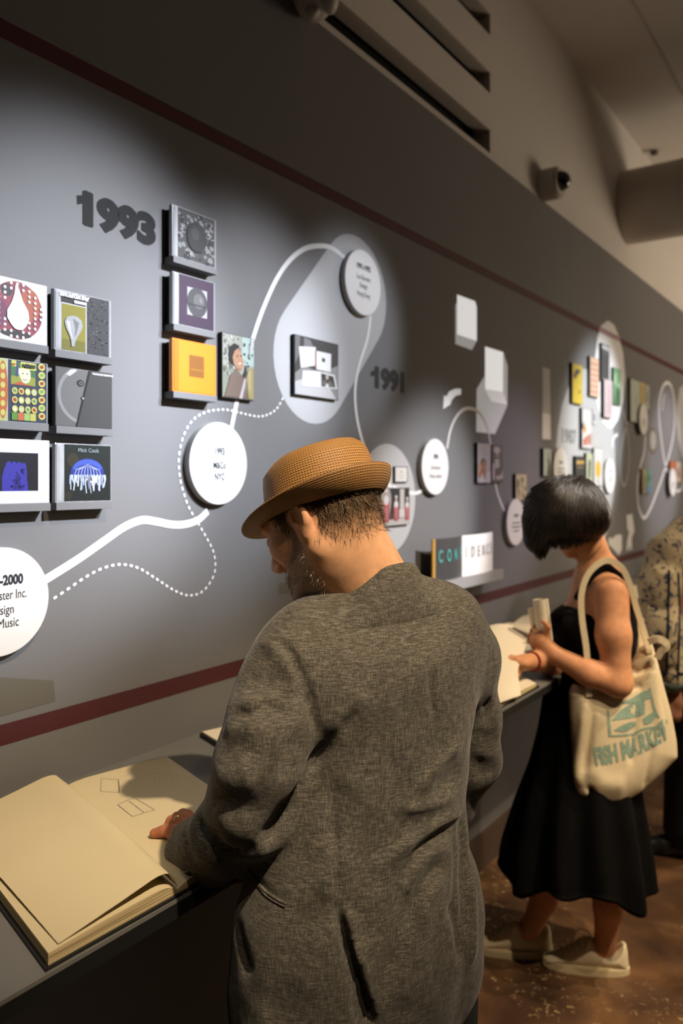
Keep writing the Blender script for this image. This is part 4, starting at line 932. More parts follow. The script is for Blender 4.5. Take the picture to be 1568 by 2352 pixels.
for k in range(7):
    x, y = 285 + 13 * k * .35, 1786 + 5.5 * k - 0
    for j in range(9):
        if r2.random() < .8:
            l = r2.uniform(3, 9); wr.append([(x, y), (x + l * .5, y - l * .30 + r2.uniform(-1, 1)), (x + l, y - l * .28)])
        x += r2.uniform(9, 15); y -= r2.uniform(1.5, 3.5)
wr = [w for w in wr if w[0][1] > 1752]
strokes('handwriting', wr, .0009, zz, bk1, M_PENCIL)['kind'] = 'stuff'
# --- the closed pale book behind the man's shoulder
b2 = thing('book', 'pale book with black cover lying behind the grey sleeve', 'book', (0.2, 1.6, LZ))
q = [(0.028, 1.425), (0.30, 1.325), (0.41, 1.66), (0.135, 1.76)]
quad_slab('cover', q, LZ + .0003, LZ + .012, M_COVER, b2)
cq = np.mean(q, axis=0); q2 = [tuple(cq + (np.array(p) - cq) * .975) for p in q]; quad_slab('page_block', q2, LZ + .0122, LZ + .016, M_PAGE2, b2)
# --- the book the woman is turning
b3 = thing('open_book', 'open white book with lifted page under the hand with the red bracelet', 'book', (0.3, 2.35, LZ))
S3 = ((0.10, 2.36), (0.530, 2.02)); 
quad_slab('cover', [(0.10, 2.36), (0.02, 2.02), (0.44, 1.74), (0.543, 2.02)], LZ + .0003, LZ + .004, M_COVER, b3)
half_block('left_pages', ((0.10, 2.36), (0.538, 2.02)), ((0.03, 2.05), (0.45, 1.76)), lambda t, s: .012 + .010 * math.sin(math.pi * min(t * 1.3, 1)), LZ + .0045, b3, M_PAGE2)
half_block('right_pages', ((0.10, 2.365), (0.538, 2.025)), ((0.22, 2.64), (0.538, 2.36)), lambda t, s: .010 + .004 * math.sin(math.pi * t), LZ + .0045, b3, M_PAGE2)
quad_slab('cover', [(0.10, 2.365), (0.538, 2.025), (0.545, 2.37), (0.225, 2.65)], LZ + .0003, LZ + .004, M_COVER, b3)
# lifted sheet: curls up from the spine to the fingers
rows = [[(1088, 1660, 2.12), (1142, 1632, 2.21), (1196, 1597, 2.30)], [(1085, 1570, 2.26), (1140, 1560, 2.33), (1192, 1570, 2.36)], [(1085, 1500, 2.40), (1140, 1490, 2.44), (1190, 1535, 2.42)], [(1088, 1462, 2.52), (1142, 1447, 2.56), (1205, 1490, 2.52)], [(1095, 1448, 2.62), (1150, 1432, 2.66), (1215, 1449, 2.64)]]
G3 = np.array([[C(*p) for p in r] for r in rows]); 
colsp = [spline(list(G3[:, j]), 6) for j in range(3)]; V = []; nn = 12
for i in range(len(colsp[0])):
    V += spline([colsp[0][i], colsp[1][i], colsp[2][i]], nn // 2)
V = np.array(V); V[:, 2] = np.maximum(V[:, 2], LZ + .021); wv = nn + 1; m_ = len(V) // wv
Fc = [(i * wv + j, i * wv + j + 1, (i + 1) * wv + j + 1, (i + 1) * wv + j) for i in range(m_ - 1) for j in range(wv - 1)]
mesh_obj('lifted_page', to_world(V), Fc, M_PAGE2, b3, smooth=True)
# --- paper bundle and more books down the ledge
def small_book(label, cy, cx, w, dpt, rot, hl, hr):
    b = thing('open_book', label, 'book', (cx, cy, LZ)); c, s = math.cos(rot), math.sin(rot)
    def T(u, v): return (cx + v * c - u * s, cy + v * s + u * c)
    quad_slab('cover', [T(-w, -dpt), T(-w, dpt), T(w, dpt), T(w, -dpt)], LZ + .0003, LZ + .004, M_COVER, b)
    pf = lambda h: (lambda t, s_: h * (.3 + .7 * math.sin(math.pi * min(.08 + t * .7, 1))))
    half_block('left_pages', (T(0, -dpt * .98), T(0, dpt * .98)), (T(-w * .97, -dpt * .98), T(-w * .97, dpt * .98)), pf(hl), LZ + .0045, b, M_PAGE2, 14, 4)
    half_block('right_pages', (T(0.0005, -dpt * .98), T(0.0005, dpt * .98)), (T(w * .97, -dpt * .98), T(w * .97, dpt * .98)), pf(hr), LZ + .0045, b, M_PAGE2, 14, 4)
    return b
small_book('open white book on the ledge just behind the paper roll', 3.30, 0.26, 0.25, 0.19, 0.10, .03, .02)
small_book('open white book beside the black dress under the bracelet', 2.74, 0.37, 0.13, 0.10, -0.2, .03, .022)
small_book('open white book at the ledge in front of the patterned shirt', 4.55, 0.28, 0.27, 0.20, 0.05, .03, .03)
small_book('open white book farthest along the ledge', 5.9, 0.28, 0.27, 0.20, -0.05, .03, .02)
# ================================================================== people
def mat_skin(name, attr='Col'):
    m = bpy.data.materials.new(name); m.use_nodes = True; N = m.node_tree.nodes; L = m.node_tree.links; b = N['Principled BSDF']
    a = N.new('ShaderNodeAttribute'); a.attribute_name = attr
    tc = N.new('ShaderNodeTexCoord'); n = N.new('ShaderNodeTexNoise'); n.inputs['Scale'].default_value = 60; n.inputs['Detail'].default_value = 5; L.new(tc.outputs['Object'], n.inputs['Vector'])
    r = N.new('ShaderNodeMapRange'); r.inputs['From Min'].default_value = .3; r.inputs['From Max'].default_value = .7; r.inputs['To Min'].default_value = .88; r.inputs['To Max'].default_value = 1.1; L.new(n.outputs['Fac'], r.inputs['Value'])
    v = N.new('ShaderNodeVectorMath'); v.operation = 'SCALE'; L.new(a.outputs['Color'], v.inputs[0]); L.new(r.outputs[0], v.inputs['Scale']); L.new(v.outputs['Vector'], b.inputs['Base Color'])
    b.inputs['Roughness'].default_value = .6; b.inputs['Specular IOR Level'].default_value = .25
    b.inputs['Subsurface Weight'].default_value = .08; b.inputs['Subsurface Radius'].default_value = (.6, .25, .12); b.inputs['Subsurface Scale'].default_value = .01
    bp = N.new('ShaderNodeBump'); bp.inputs['Strength'].default_value = .12; bp.inputs['Distance'].default_value = .001
    n2 = N.new('ShaderNodeTexNoise'); n2.inputs['Scale'].default_value = 420; L.new(tc.outputs['Object'], n2.inputs['Vector']); L.new(n2.outputs['Fac'], bp.inputs['Height']); L.new(bp.outputs[0], b.inputs['Normal'])
    return m
M_SKIN = mat_skin('skin')

class Head:
    """local axes: x forward, y to the person's left, z up; c = point between the ears, camera frame"""
    def __init__(s, c, yaw, pitch, roll=0.0, scale=1.0):
        s.c = np.asarray(c, float); s.k = scale
        Fw = np.array([yaw[0], yaw[1], 0.0]); Fw /= np.linalg.norm(Fw); U = np.array([0, 0, 1.0]); Lf = np.cross(U, Fw)
        cp, sp = math.cos(pitch), math.sin(pitch)
        F2 = Fw * cp - U * sp; U2 = U * cp + Fw * sp
        cr, sr = math.cos(roll), math.sin(roll)
        L2 = Lf * cr + U2 * sr; U3 = U2 * cr - Lf * sr
        s.R = np.array([F2, L2, U3])
    def p(s, x, y, z): return s.c + s.k * (np.array([x, y, z]) @ s.R)
    def loc(s, V): return (V - s.c) @ s.R.T / s.k
    def build(s, fld, ear_sides=(1, -1)):
        k = s.k; E = lambda c, r, kk, mode='add', R=None: fld.ellipsoid(s.p(*c), np.array(r) * k, s.R if R is None else R, kk, mode)
        E((-.012, 0, .020), (.098, .077, .076), .02)
        E((.032, 0, -.040), (.060, .060, .072), .03)
        E((.072, 0, -.098), (.024, .026, .022), .03)
        E((.078, 0, .022), (.022, .052, .018), .02)
        for y in (1, -1):
            fld.capsule(s.p(-.010, .058 * y, -.055), s.p(.072, .018 * y, -.103), .020 * k, .018 * k, .025)
            E((.060, .040 * y, -.020), (.028, .022, .022), .02)
            E((.094, .031 * y, -.001), (.014, .018, .012), .010, 'sub')
            E((.082, .031 * y, -.002), (.0135, .0135, .0135), .002)
            E((.104, .012 * y, -.042), (.010, .008, .008), .006)
        fld.capsule(s.p(.094, 0, .008), s.p(.117, 0, -.034), .008 * k, .0115 * k, .012)
        fld.capsule(s.p(.088, .020, -.070), s.p(.088, -.020, -.070), .009 * k, .009 * k, .008)
        fld.capsule(s.p(.098, .020, -.0685), s.p(.098, -.020, -.0685), .0018 * k, .0018 * k, .003, 'sub')
        for y in ear_sides:
            a = .35 * y
            Re = np.array([s.R[0] * math.cos(.35) + s.R[1] * -math.sin(a) * 1.0, s.R[1] * math.cos(.35) + s.R[0] * math.sin(a), s.R[2]])
            Re = np.array([q / np.linalg.norm(q) for q in Re])
            E((-.012, .080 * y, .000), (.021, .010, .026), .006, 'add', Re)
            E((-.006, .077 * y, -.024), (.013, .008, .015), .006, 'add', Re)
            E((-.009, .0905 * y, .002), (.0145, .0095, .0195), .003, 'sub', Re)
            E((-.001, .088 * y, -.006), (.008, .012, .009), .004, 'sub', Re)
def paint_head(hd, V, skin, hair, beard=None, hairfun=None):
    l = hd.loc(V); c = np.tile(np.array(skin), (len(V), 1)); near = np.linalg.norm(l, axis=1) < .17
    x, y, z = l.T
    red = np.exp(-((x + .008) ** 2 + (np.abs(y) - .085) ** 2 + (z + .005) ** 2) / .0009)[:, None]
    c = c * (1 - .35 * red) + np.array([.50, .17, .10]) * .35 * red
    eye = near & (((x - .094) ** 2 + (np.abs(y) - .031) ** 2 + (z + .002) ** 2) < .00006); c[eye] = (.5, .48, .45)
    lip = near & (x > .08) & (np.abs(y) < .024) & (np.abs(z + .069) < .010); c[lip] = np.array(skin) * np.array([.9, .55, .55])
    def blend(w, col):
        w = np.clip(w, 0, 1)[:, None] * near[:, None]; return c * (1 - w) + np.array(col) * w
    if hairfun is not None: c = blend(hairfun(x, y, z), hair)
    if beard is not None: c = blend(beard[1](x, y, z), beard[0])
    return c
def strands(name, V, N, weight, dirs, n, length, width, mats, parent, seed=1):
    r = np.random.default_rng(seed); p = np.clip(weight, 0, None); p = p / p.sum(); ids = r.choice(len(V), n, p=p)
    P0 = V[ids] + r.normal(0, .0015, (n, 3)) ; d = dirs[ids] + r.normal(0, .22, (n, 3)); d /= np.linalg.norm(d, axis=1)[:, None]
    L = length * r.uniform(.6, 1.25, n)[:, None]; sd = np.cross(d, r.normal(0, 1, (n, 3))); sd /= np.linalg.norm(sd, axis=1)[:, None]
    a = P0 - sd * width / 2; b = P0 + sd * width / 2; t = P0 + d * L
    W = np.stack([a, b, t], 1).reshape(-1, 3)
    return mesh_obj(name, to_world(W), np.arange(3 * n).reshape(-1, 3), mats, parent, kind='stuff', mi=r.integers(0, len(mats), n))
def finger(fld, pts, r0, r1, k=.006): 
    n = len(pts); fld.chain(pts, list(np.linspace(r0, r1, n)), k)

# ---------------------------------------------------------------- the man in the grey jacket
man = thing('person', 'person in straw hat and grey linen jacket leaning over the large open book', 'person', tuple(to_world(C(830, 1300, 1.30))[0][:2]) + (0.0,))
MH = Head(C(737, 1190, 1.31), (-.857, .515), math.radians(28))
SK = (.76, .42, .235); HAIR = (.11, .068, .036); BRD = (.30, .25, .20)
lo = np.array([-.26, 1.10, 1.36]); hi = np.array([.16, 1.52, 1.76])
f = Field(lo, hi, .003); MH.build(f)
nb = C(858, 1345, 1.315)
f.capsule(MH.p(-.030, 0, -.035), nb + [0, 0, -.02], .060, .072, .035); f.capsule(MH.p(.0, 0, -.07), nb + [-.03, .03, -.03], .052, .062, .03)
V, Q = f.mesh(); V = relax(V, Q, 2, .5); Nn = vnormals(V, Q)
hair_w = lambda x, y, z: np.clip((z + .035 + .30 * np.clip(x + .02, -1, .0) * -.55 - .00) / .03, 0, 1) * np.clip((-x + .048 + .25 * z) / .02, 0, 1) * (1 - np.exp(-(((x + .005) / .024) ** 2 + ((z + .01) / .04) ** 2)) * (np.abs(y) > .07))
def hair_fn(x, y, z):
    low = -.070 + .5 * np.clip(x + .06, 0, 1)          # nape lower than above the ear
    w = np.clip((z - low) / .045, 0, 1) * np.clip((.052 + .2 * z - x) / .018, 0, 1)
    earz = (np.abs(y) > .068) & (((x + .008) / .028) ** 2 + ((z + .006) / .042) ** 2 < 1)
    return np.where(earz, 0, w)
def beard_fn(x, y, z):
    w = np.clip((x - .004 - .15 * np.clip(-z - .05, 0, 1)) / .014, 0, 1) * np.clip((-.028 - z + .55 * np.clip(.04 - x, -.03, .05)) / .018, 0, 1) * np.clip((z + .150) / .02, 0, 1)
    side = np.clip((x - .006) / .01, 0, 1) * np.clip((.034 - x) / .012, 0, 1) * np.clip((.03 - z) / .02, 0, 1) * (np.abs(y) > .05)
    earz = (np.abs(y) > .072) & (((x + .008) / .026) ** 2 + ((z + .006) / .042) ** 2 < 1)
    return np.where(earz, 0, np.maximum(w, side * .8) * .6)
cols = paint_head(MH, V, SK, HAIR, (BRD, beard_fn), hair_fn)
# hands join the same body mesh
lh = Field(np.array([-.42, 1.22, .96]), np.array([-.20, 1.52, 1.16]), .0025)
def L_(x, y, z): return C(x, y, z)
lh.ellipsoid(L_(438, 1918, 1.385), (.040, .036, .018), k=.01); lh.capsule(L_(440, 1925, 1.37), L_(495, 1955, 1.30), .026, .030, .02)
finger(lh, [L_(428, 1926, 1.372), L_(398, 1910, 1.380), L_(374, 1909, 1.386), L_(354, 1914, 1.388)], .0105, .0082)
finger(lh, [L_(428, 1908, 1.390), L_(408, 1890, 1.400), L_(394, 1886, 1.405), L_(387, 1897, 1.402)], .0100, .0088)
finger(lh, [L_(436, 1900, 1.405), L_(418, 1880, 1.420), L_(406, 1878, 1.428), L_(398, 1888, 1.425)], .0100, .0086)
finger(lh, [L_(446, 1896, 1.415), L_(432, 1874, 1.435), L_(420, 1870, 1.445), L_(410, 1878, 1.445)], .0100, .0084)
finger(lh, [L_(455, 1915, 1.415), L_(440, 1890, 1.450), L_(428, 1882, 1.470)], .0115, .0092)
V2, Q2 = lh.mesh(); V2 = relax(V2, Q2, 1)
rh = Field(np.array([-.24, 1.18, .93]), np.array([.06, 1.60, 1.20]), .003)
rh.ellipsoid(C(560, 1990, 1.37), (.042, .04, .02), k=.01); rh.capsule(C(580, 1985, 1.39), C(700, 1950, 1.48), .028, .034, .02)
for q in ([(545, 2000, 1.345), (522, 2003, 1.315), (508, 2016, 1.298)], [(550, 1993, 1.36), (525, 1994, 1.335), (508, 2004, 1.325)], [(555, 1988, 1.375), (530, 1986, 1.355), (512, 1995, 1.345)], [(562, 1985, 1.385), (540, 1980, 1.375), (524, 1988, 1.368)], [(565, 2000, 1.36), (548, 2012, 1.35), (535, 2016, 1.345)]):
    finger(rh, [C(*w) for w in q], .0100, .0085)
V3, Q3 = rh.mesh(); V3 = relax(V3, Q3, 1)
# hidden torso and legs carry the figure down to the floor
bf = Field(np.array([-.28, 1.05, -.01]), np.array([.36, 1.62, 1.42]), .010)
hipL, hipR = C(760, 2250, 1.27), C(960, 2250, 1.38)
bf.capsule(C(850, 1440, 1.33), C(840, 2150, 1.31), .075, .085, .03); bf.capsule(C(720, 1530, 1.26), C(1030, 1530, 1.39), .04, .04, .03)
for h in (hipL, hipR):
    g = np.array([h[0], h[1], .09]); bf.chain([h, (h + g) / 2 + [0, .01, 0], g], [.085, .058, .040], .04)
V4, Q4 = bf.mesh()
AV = np.concatenate([V, V2, V3, V4]); o1, o2, o3 = len(V), len(V) + len(V2), len(V) + len(V2) + len(V3)
AQ = np.concatenate([Q, Q2 + o1, Q3 + o2, Q4 + o3])
AC = np.concatenate([cols, np.tile((.42, .165, .085), (len(V2), 1)), np.tile((.34, .13, .075), (len(V3), 1)), np.tile(SK, (len(V4), 1))])
mb = mesh_obj('body', to_world(AV), AQ, M_SKIN, man, smooth=True); vcol(mb, AC)
# short hair and beard
lx = MH.loc(V); wgt = hair_fn(*lx.T) * (np.linalg.norm(lx, axis=1) < .16) * (lx[:, 2] < .075)
down = np.tile(np.array([-.25, 0, -1.0]) @ MH.R, (len(V), 1)); dr = Nn * .30 + down * .8
strands('short_hair', V, Nn, wgt, dr, 9000, .010, .0009, [mat('hair_brown', (.05, .03, .017), .5, .4), mat('hair_tawny', (.14, .09, .05), .5, .4), mat('hair_grey', (.26, .20, .14), .5, .4)], man, 3)
wb = beard_fn(*lx.T) * (np.linalg.norm(lx, axis=1) < .17)
strands('beard', V, Nn, wb, Nn * .5 + np.tile(np.array([.3, 0, -1.0]) @ MH.R, (len(V), 1)) * .6, 3600, .006, .0008, [mat('beard_grey', (.34, .29, .24), .5, .4), mat('beard_brown', (.20, .14, .095), .5, .4), mat('beard_white', (.36, .32, .27), .5, .4)], man, 4)
# ring on the finger
rp = to_world(L_(405, 1889, 1.402))[0]; ax = to_world(L_(408, 1890, 1.400))[0] - to_world(L_(394, 1886, 1.405))[0]; ax /= np.linalg.norm(ax)
u_ = np.cross(ax, [0, 0, 1.0]); u_ /= np.linalg.norm(u_); w_ = np.cross(ax, u_)
tube('finger_ring', [rp + .0108 * (math.cos(t) * u_ + math.sin(t) * w_) for t in np.linspace(0, 2 * math.pi, 24)], .0018, mat('gold', (.75, .50, .18), .25, .5, 1.0), man, 6)

# ---- straw hat
def straw(name, scale_u, scale_v, tone=1.0):
    m = bpy.data.materials.new(name); m.use_nodes = True; N = m.node_tree.nodes; L = m.node_tree.links; b = N['Principled BSDF']
    uv = N.new('ShaderNodeUVMap'); uv.uv_map = 'UVMap'
    sep = N.new('ShaderNodeSeparateXYZ'); L.new(uv.outputs[0], sep.inputs[0])
    def wave(sock, s, ph=None):
        mu = N.new('ShaderNodeMath'); mu.operation = 'MULTIPLY'; L.new(sock, mu.inputs[0]); mu.inputs[1].default_value = s * 2 * math.pi
        if ph is not None:
            ad = N.new('ShaderNodeMath'); ad.operation = 'ADD'; L.new(mu.outputs[0], ad.inputs[0]); L.new(ph, ad.inputs[1]); mu = ad
        sn = N.new('ShaderNodeMath'); sn.operation = 'SINE'; L.new(mu.outputs[0], sn.inputs[0]); return sn.outputs[0]
    wv = wave(sep.outputs[1], scale_v)
    sc = N.new('ShaderNodeMath'); sc.operation = 'MULTIPLY'; L.new(wv, sc.inputs[0]); sc.inputs[1].default_value = 2.0
    wu = wave(sep.outputs[0], scale_u, sc.outputs[0])
    ad = N.new('ShaderNodeMath'); ad.operation = 'ADD'; L.new(wu, ad.inputs[0]); L.new(wv, ad.inputs[1])
    r = N.new('ShaderNodeMapRange'); r.inputs['From Min'].default_value = -2; r.inputs['From Max'].default_value = 2; L.new(ad.outputs[0], r.inputs['Value'])
    cr = N.new('ShaderNodeValToRGB'); e = cr.color_ramp.elements; e[0].position = .10; e[0].color = (.10 * tone, .040 * tone, .010 * tone, 1); e[1].position = .75; e[1].color = (.62 * tone, .33 * tone, .10 * tone, 1)
    L.new(r.outputs[0], cr.inputs[0]); L.new(cr.outputs[0], b.inputs['Base Color']); b.inputs['Roughness'].default_value = .55
    bp = N.new('ShaderNodeBump'); bp.inputs['Strength'].default_value = .6; bp.inputs['Distance'].default_value = .0015; L.new(r.outputs[0], bp.inputs['Height']); L.new(bp.outputs[0], b.inputs['Normal'])
    return m
def uv_grid(name, pts, m, parent, closed=True, hd=None):
    """pts[i][j]: i = ring, j = angle"""
    ni, nj = len(pts), len(pts[0]); V = np.array(pts).reshape(-1, 3); Fc = []; UV = []
    for i in range(ni - 1):
        for j in range(nj if closed else nj - 1):
            j2 = (j + 1) % nj; Fc.append((i * nj + j, i * nj + j2, (i + 1) * nj + j2, (i + 1) * nj + j))
            u0, u1 = j / nj, (j + 1) / nj; v0, v1 = i / (ni - 1), (i + 1) / (ni - 1); UV += [(u0, v0), (u1, v0), (u1, v1), (u0, v1)]
    o = mesh_obj(name, V, Fc, m, parent, smooth=True); l = o.data.uv_layers.new(name='UVMap')
    l.data.foreach_set('uv', np.array(UV).ravel()); return o
HT = Head(MH.c, (-.857, .515), math.radians(18), math.radians(2))
hat = thing('straw_hat', 'woven golden straw trilby hat with upturned brim', 'hat', tuple(to_world(HT.p(0, 0, .05))[0]))
def hp(x, y, z): return to_world(HT.p(x, y, z))[0]
nj = 96; ang = [2 * math.pi * j / nj for j in range(nj)]
rx, ry = .102, .087; zbnd = .021
def ringpt(a, s, z, dx=0.0): return hp(-.012 + dx + rx * s * math.cos(a), ry * s * math.sin(a), z)
crown = []
for z, s in [(zbnd + q * .90, w) for q, w in ((-.004, 1.0), (.015, .995), (.035, .985), (.055, .965), (.072, .935), (.084, .885), (.092, .80), (.094, .68), (.090, .52), (.085, .34), (.082, .16), (.081, .02))]:
    row = []
    for a in ang:
        x, y = math.cos(a), math.sin(a); pinch = 1 - .10 * max(0, x) * max(0, (z - zbnd) / .09) * abs(y)
        dz = .004 * max(0, -x) * (z > zbnd + .06) - .008 * max(0, x) * (z > zbnd + .065)
        row.append(ringpt(a, s * pinch, z + dz))
    crown.append(row)
uv_grid('crown', crown, straw('straw_crown_weave', 130, 46), hat)
def brim_rows(off):
    rows = []
    for i in range(11):
        t = i / 10; row = []
        for a in ang:
            back = .5 - .5 * math.cos(a)                       # 0 front, 1 back
            ca, sa = math.cos(a), math.sin(a)
            b0 = math.radians(-12 + 52 * back); b1 = math.radians(-20 + 108 * back)
            w = .045 - .004 * back; ds = 0.0; dz = 0.0; nst = 6
            for q in range(nst):
                be = b0 + (b1 - b0) * (t * (q + .5) / nst); ds += w * t / nst * math.cos(be); dz += w * t / nst * math.sin(be)
            be = b0 + (b1 - b0) * t
            n_out = np.array([ca / rx, sa / ry]); n_out /= np.linalg.norm(n_out)
            px_, py_ = -.012 + rx * ca + n_out[0] * (ds + off * math.sin(be)), ry * sa + n_out[1] * (ds + off * math.sin(be)); row.append(hp(px_, py_, zbnd - .004 + dz - off * math.cos(be)))
        rows.append(row)
    return rows
top = brim_rows(0.0); bot = brim_rows(.0030)
uv_grid('brim', top + bot[::-1], straw('straw_brim_weave', 150, 22, .78), hat)
band = [[hp(-.012 + rx * 1.012 * math.cos(a), ry * 1.012 * math.sin(a), zbnd + z) for a in ang] for z in (.0005, .012, .024)]
# inner sweat band closes the hat against the head
inner = [[hp(-.012 + rx * s * math.cos(a), ry * s * math.sin(a), zbnd + z) for a in ang] for s, z in ((.99, -.006), (.95, -.008), (.90, .01))]
uv_grid('sweat_band', inner, mat('dark_sweat_band', (.03, .02, .015), .7), hat)

# ---- grey linen jacket
def linen():
    m = bpy.data.materials.new('grey_linen'); m.use_nodes = True; N = m.node_tree.nodes; L = m.node_tree.links; b = N['Principled BSDF']
    tc = N.new('ShaderNodeTexCoord')
    def nz(s, d=3):
        mp = N.new('ShaderNodeMapping'); mp.inputs['Scale'].default_value = s; L.new(tc.outputs['Object'], mp.inputs[0]); n = N.new('ShaderNodeTexNoise'); n.inputs['Scale'].default_value = 1; n.inputs['Detail'].default_value = d; L.new(mp.outputs[0], n.inputs['Vector']); return n.outputs['Fac']
    a, c, g = nz((700, 700, 60)), nz((70, 70, 620)), nz((9, 9, 9), 5)
    ad = N.new('ShaderNodeMath'); ad.operation = 'ADD'; L.new(a, ad.inputs[0]); L.new(c, ad.inputs[1])
    r = N.new('ShaderNodeMapRange'); r.inputs['From Min'].default_value = .72; r.inputs['From Max'].default_value = 1.28; L.new(ad.outputs[0], r.inputs['Value'])
    cr = N.new('ShaderNodeValToRGB'); e = cr.color_ramp.elements; e[0].position = 0; e[0].color = (.044, .041, .034, 1); e[1].position = 1; e[1].color = (.215, .200, .168, 1); e.new(.5).color = (.100, .092, .076, 1)
    L.new(r.outputs[0], cr.inputs[0])
    r2 = N.new('ShaderNodeMapRange'); r2.inputs['From Min'].default_value = .3; r2.inputs['From Max'].default_value = .7; r2.inputs['To Min'].default_value = .9; r2.inputs['To Max'].default_value = 1.1; L.new(g, r2.inputs['Value'])
    v = N.new('ShaderNodeVectorMath'); v.operation = 'SCALE'; L.new(cr.outputs[0], v.inputs[0]); L.new(r2.outputs[0], v.inputs['Scale']); L.new(v.outputs['Vector'], b.inputs['Base Color'])
    b.inputs['Roughness'].default_value = .85; b.inputs['Specular IOR Level'].default_value = .15; b.inputs['Sheen Weight'].default_value = .15
    bp = N.new('ShaderNodeBump'); bp.inputs['Strength'].default_value = .25; bp.inputs['Distance'].default_value = .001; L.new(ad.outputs[0], bp.inputs['Height'])
    fo = nz((26, 26, 15), 2); bp2 = N.new('ShaderNodeBump'); bp2.inputs['Strength'].default_value = .35; bp2.inputs['Distance'].default_value = .012; L.new(fo, bp2.inputs['Height']); L.new(bp2.outputs[0], bp.inputs['Normal']); L.new(bp.outputs[0], b.inputs['Normal'])
    return m
M_LINEN = linen()
PHI = math.radians(28)
def ring_px(y, xl, xr, Z, asp=.62, phi=PHI):
    w = (xr - xl) / 2 / F * Z; c = C((xl + xr) / 2, y, Z); a = w / math.sqrt(math.cos(phi) ** 2 + asp ** 2 * math.sin(phi) ** 2)
    return (c[2], c[0], c[1], a, asp * a, phi)
jf = Field(np.array([-.34, 1.03, .66]), np.array([.40, 1.66, 1.53]), .005)
torso = [(1318, 790, 935, 1.315), (1345, 745, 985, 1.315), (1380, 700, 1030, 1.315), (1430, 650, 1072, 1.315), (1480, 622, 1098, 1.31), (1550, 612, 1104, 1.31), (1650, 622, 1094, 1.31), (1750, 630, 1082, 1.305), (1850, 612, 1072, 1.30), (1950, 582, 1080, 1.295), (2050, 556, 1092, 1.29), (2150, 540, 1098, 1.29), (2250, 538, 1090, 1.29), (2330, 546, 1068, 1.29), (2366, 552, 1050, 1.29)]
jf.loft([ring_px(*q) for q in torso], k=.0, power=2.25)
# shoulders
jf.chain([C(800, 1412, 1.30), C(705, 1480, 1.255), C(660, 1535, 1.232)], [.040, .056, .062], .04)
jf.chain([C(900, 1372, 1.335), C(1010, 1432, 1.38), C(1064, 1505, 1.42)], [.040, .058, .062], .05)
# left sleeve
SL = [C(642, 1580, 1.222), C(625, 1660, 1.195), C(600, 1745, 1.185), C(580, 1850, 1.205), C(535, 1908, 1.25), C(490, 1943, 1.305), C(446, 1955, 1.340)]
jf.chain(SL, [.068, .067, .069, .070, .063, .057, .051], .014)
# right sleeve
SR = [C(1060, 1520, 1.42), C(1074, 1640, 1.455), C(1078, 1745, 1.47), C(1020, 1840, 1.50), C(860, 1930, 1.51), C(690, 1960, 1.47)]
jf.chain(SR, [.062, .058, .055, .054, .052, .047], .02)
# lower flare of the right side panel and the open neck
jf.ellipsoid(C(1030, 2150, 1.37), (.05, .07, .14), k=.05)
jf.ellipsoid(nb + np.array([-.022, .020, .075]), (.066, .066, .075), k=.012, mode='sub')
# open cuff and open hem
d_ = SL[-1] - SL[-2]; d_ /= np.linalg.norm(d_); jf.ellipsoid(SL[-1] + d_ * .100, (.085, .085, .085), k=.003, mode='sub'); jf.capsule(SL[-1] - d_ * .01, SL[-1] + d_ * .08, .042, .046, .003, 'sub')
gapb = bvh_of(*jf.mesh()); gp = []
for p in ((742, 1722), (716, 1765), (690, 1815), (662, 1868), (628, 1922)):
    h_, _ = ray(gapb, *p); gp.append(h_)
for i in range(len(gp) - 1): jf.capsule(gp[i], gp[i + 1], .004 + .004 * i, .004 + .004 * (i + 1), .014, 'sub')
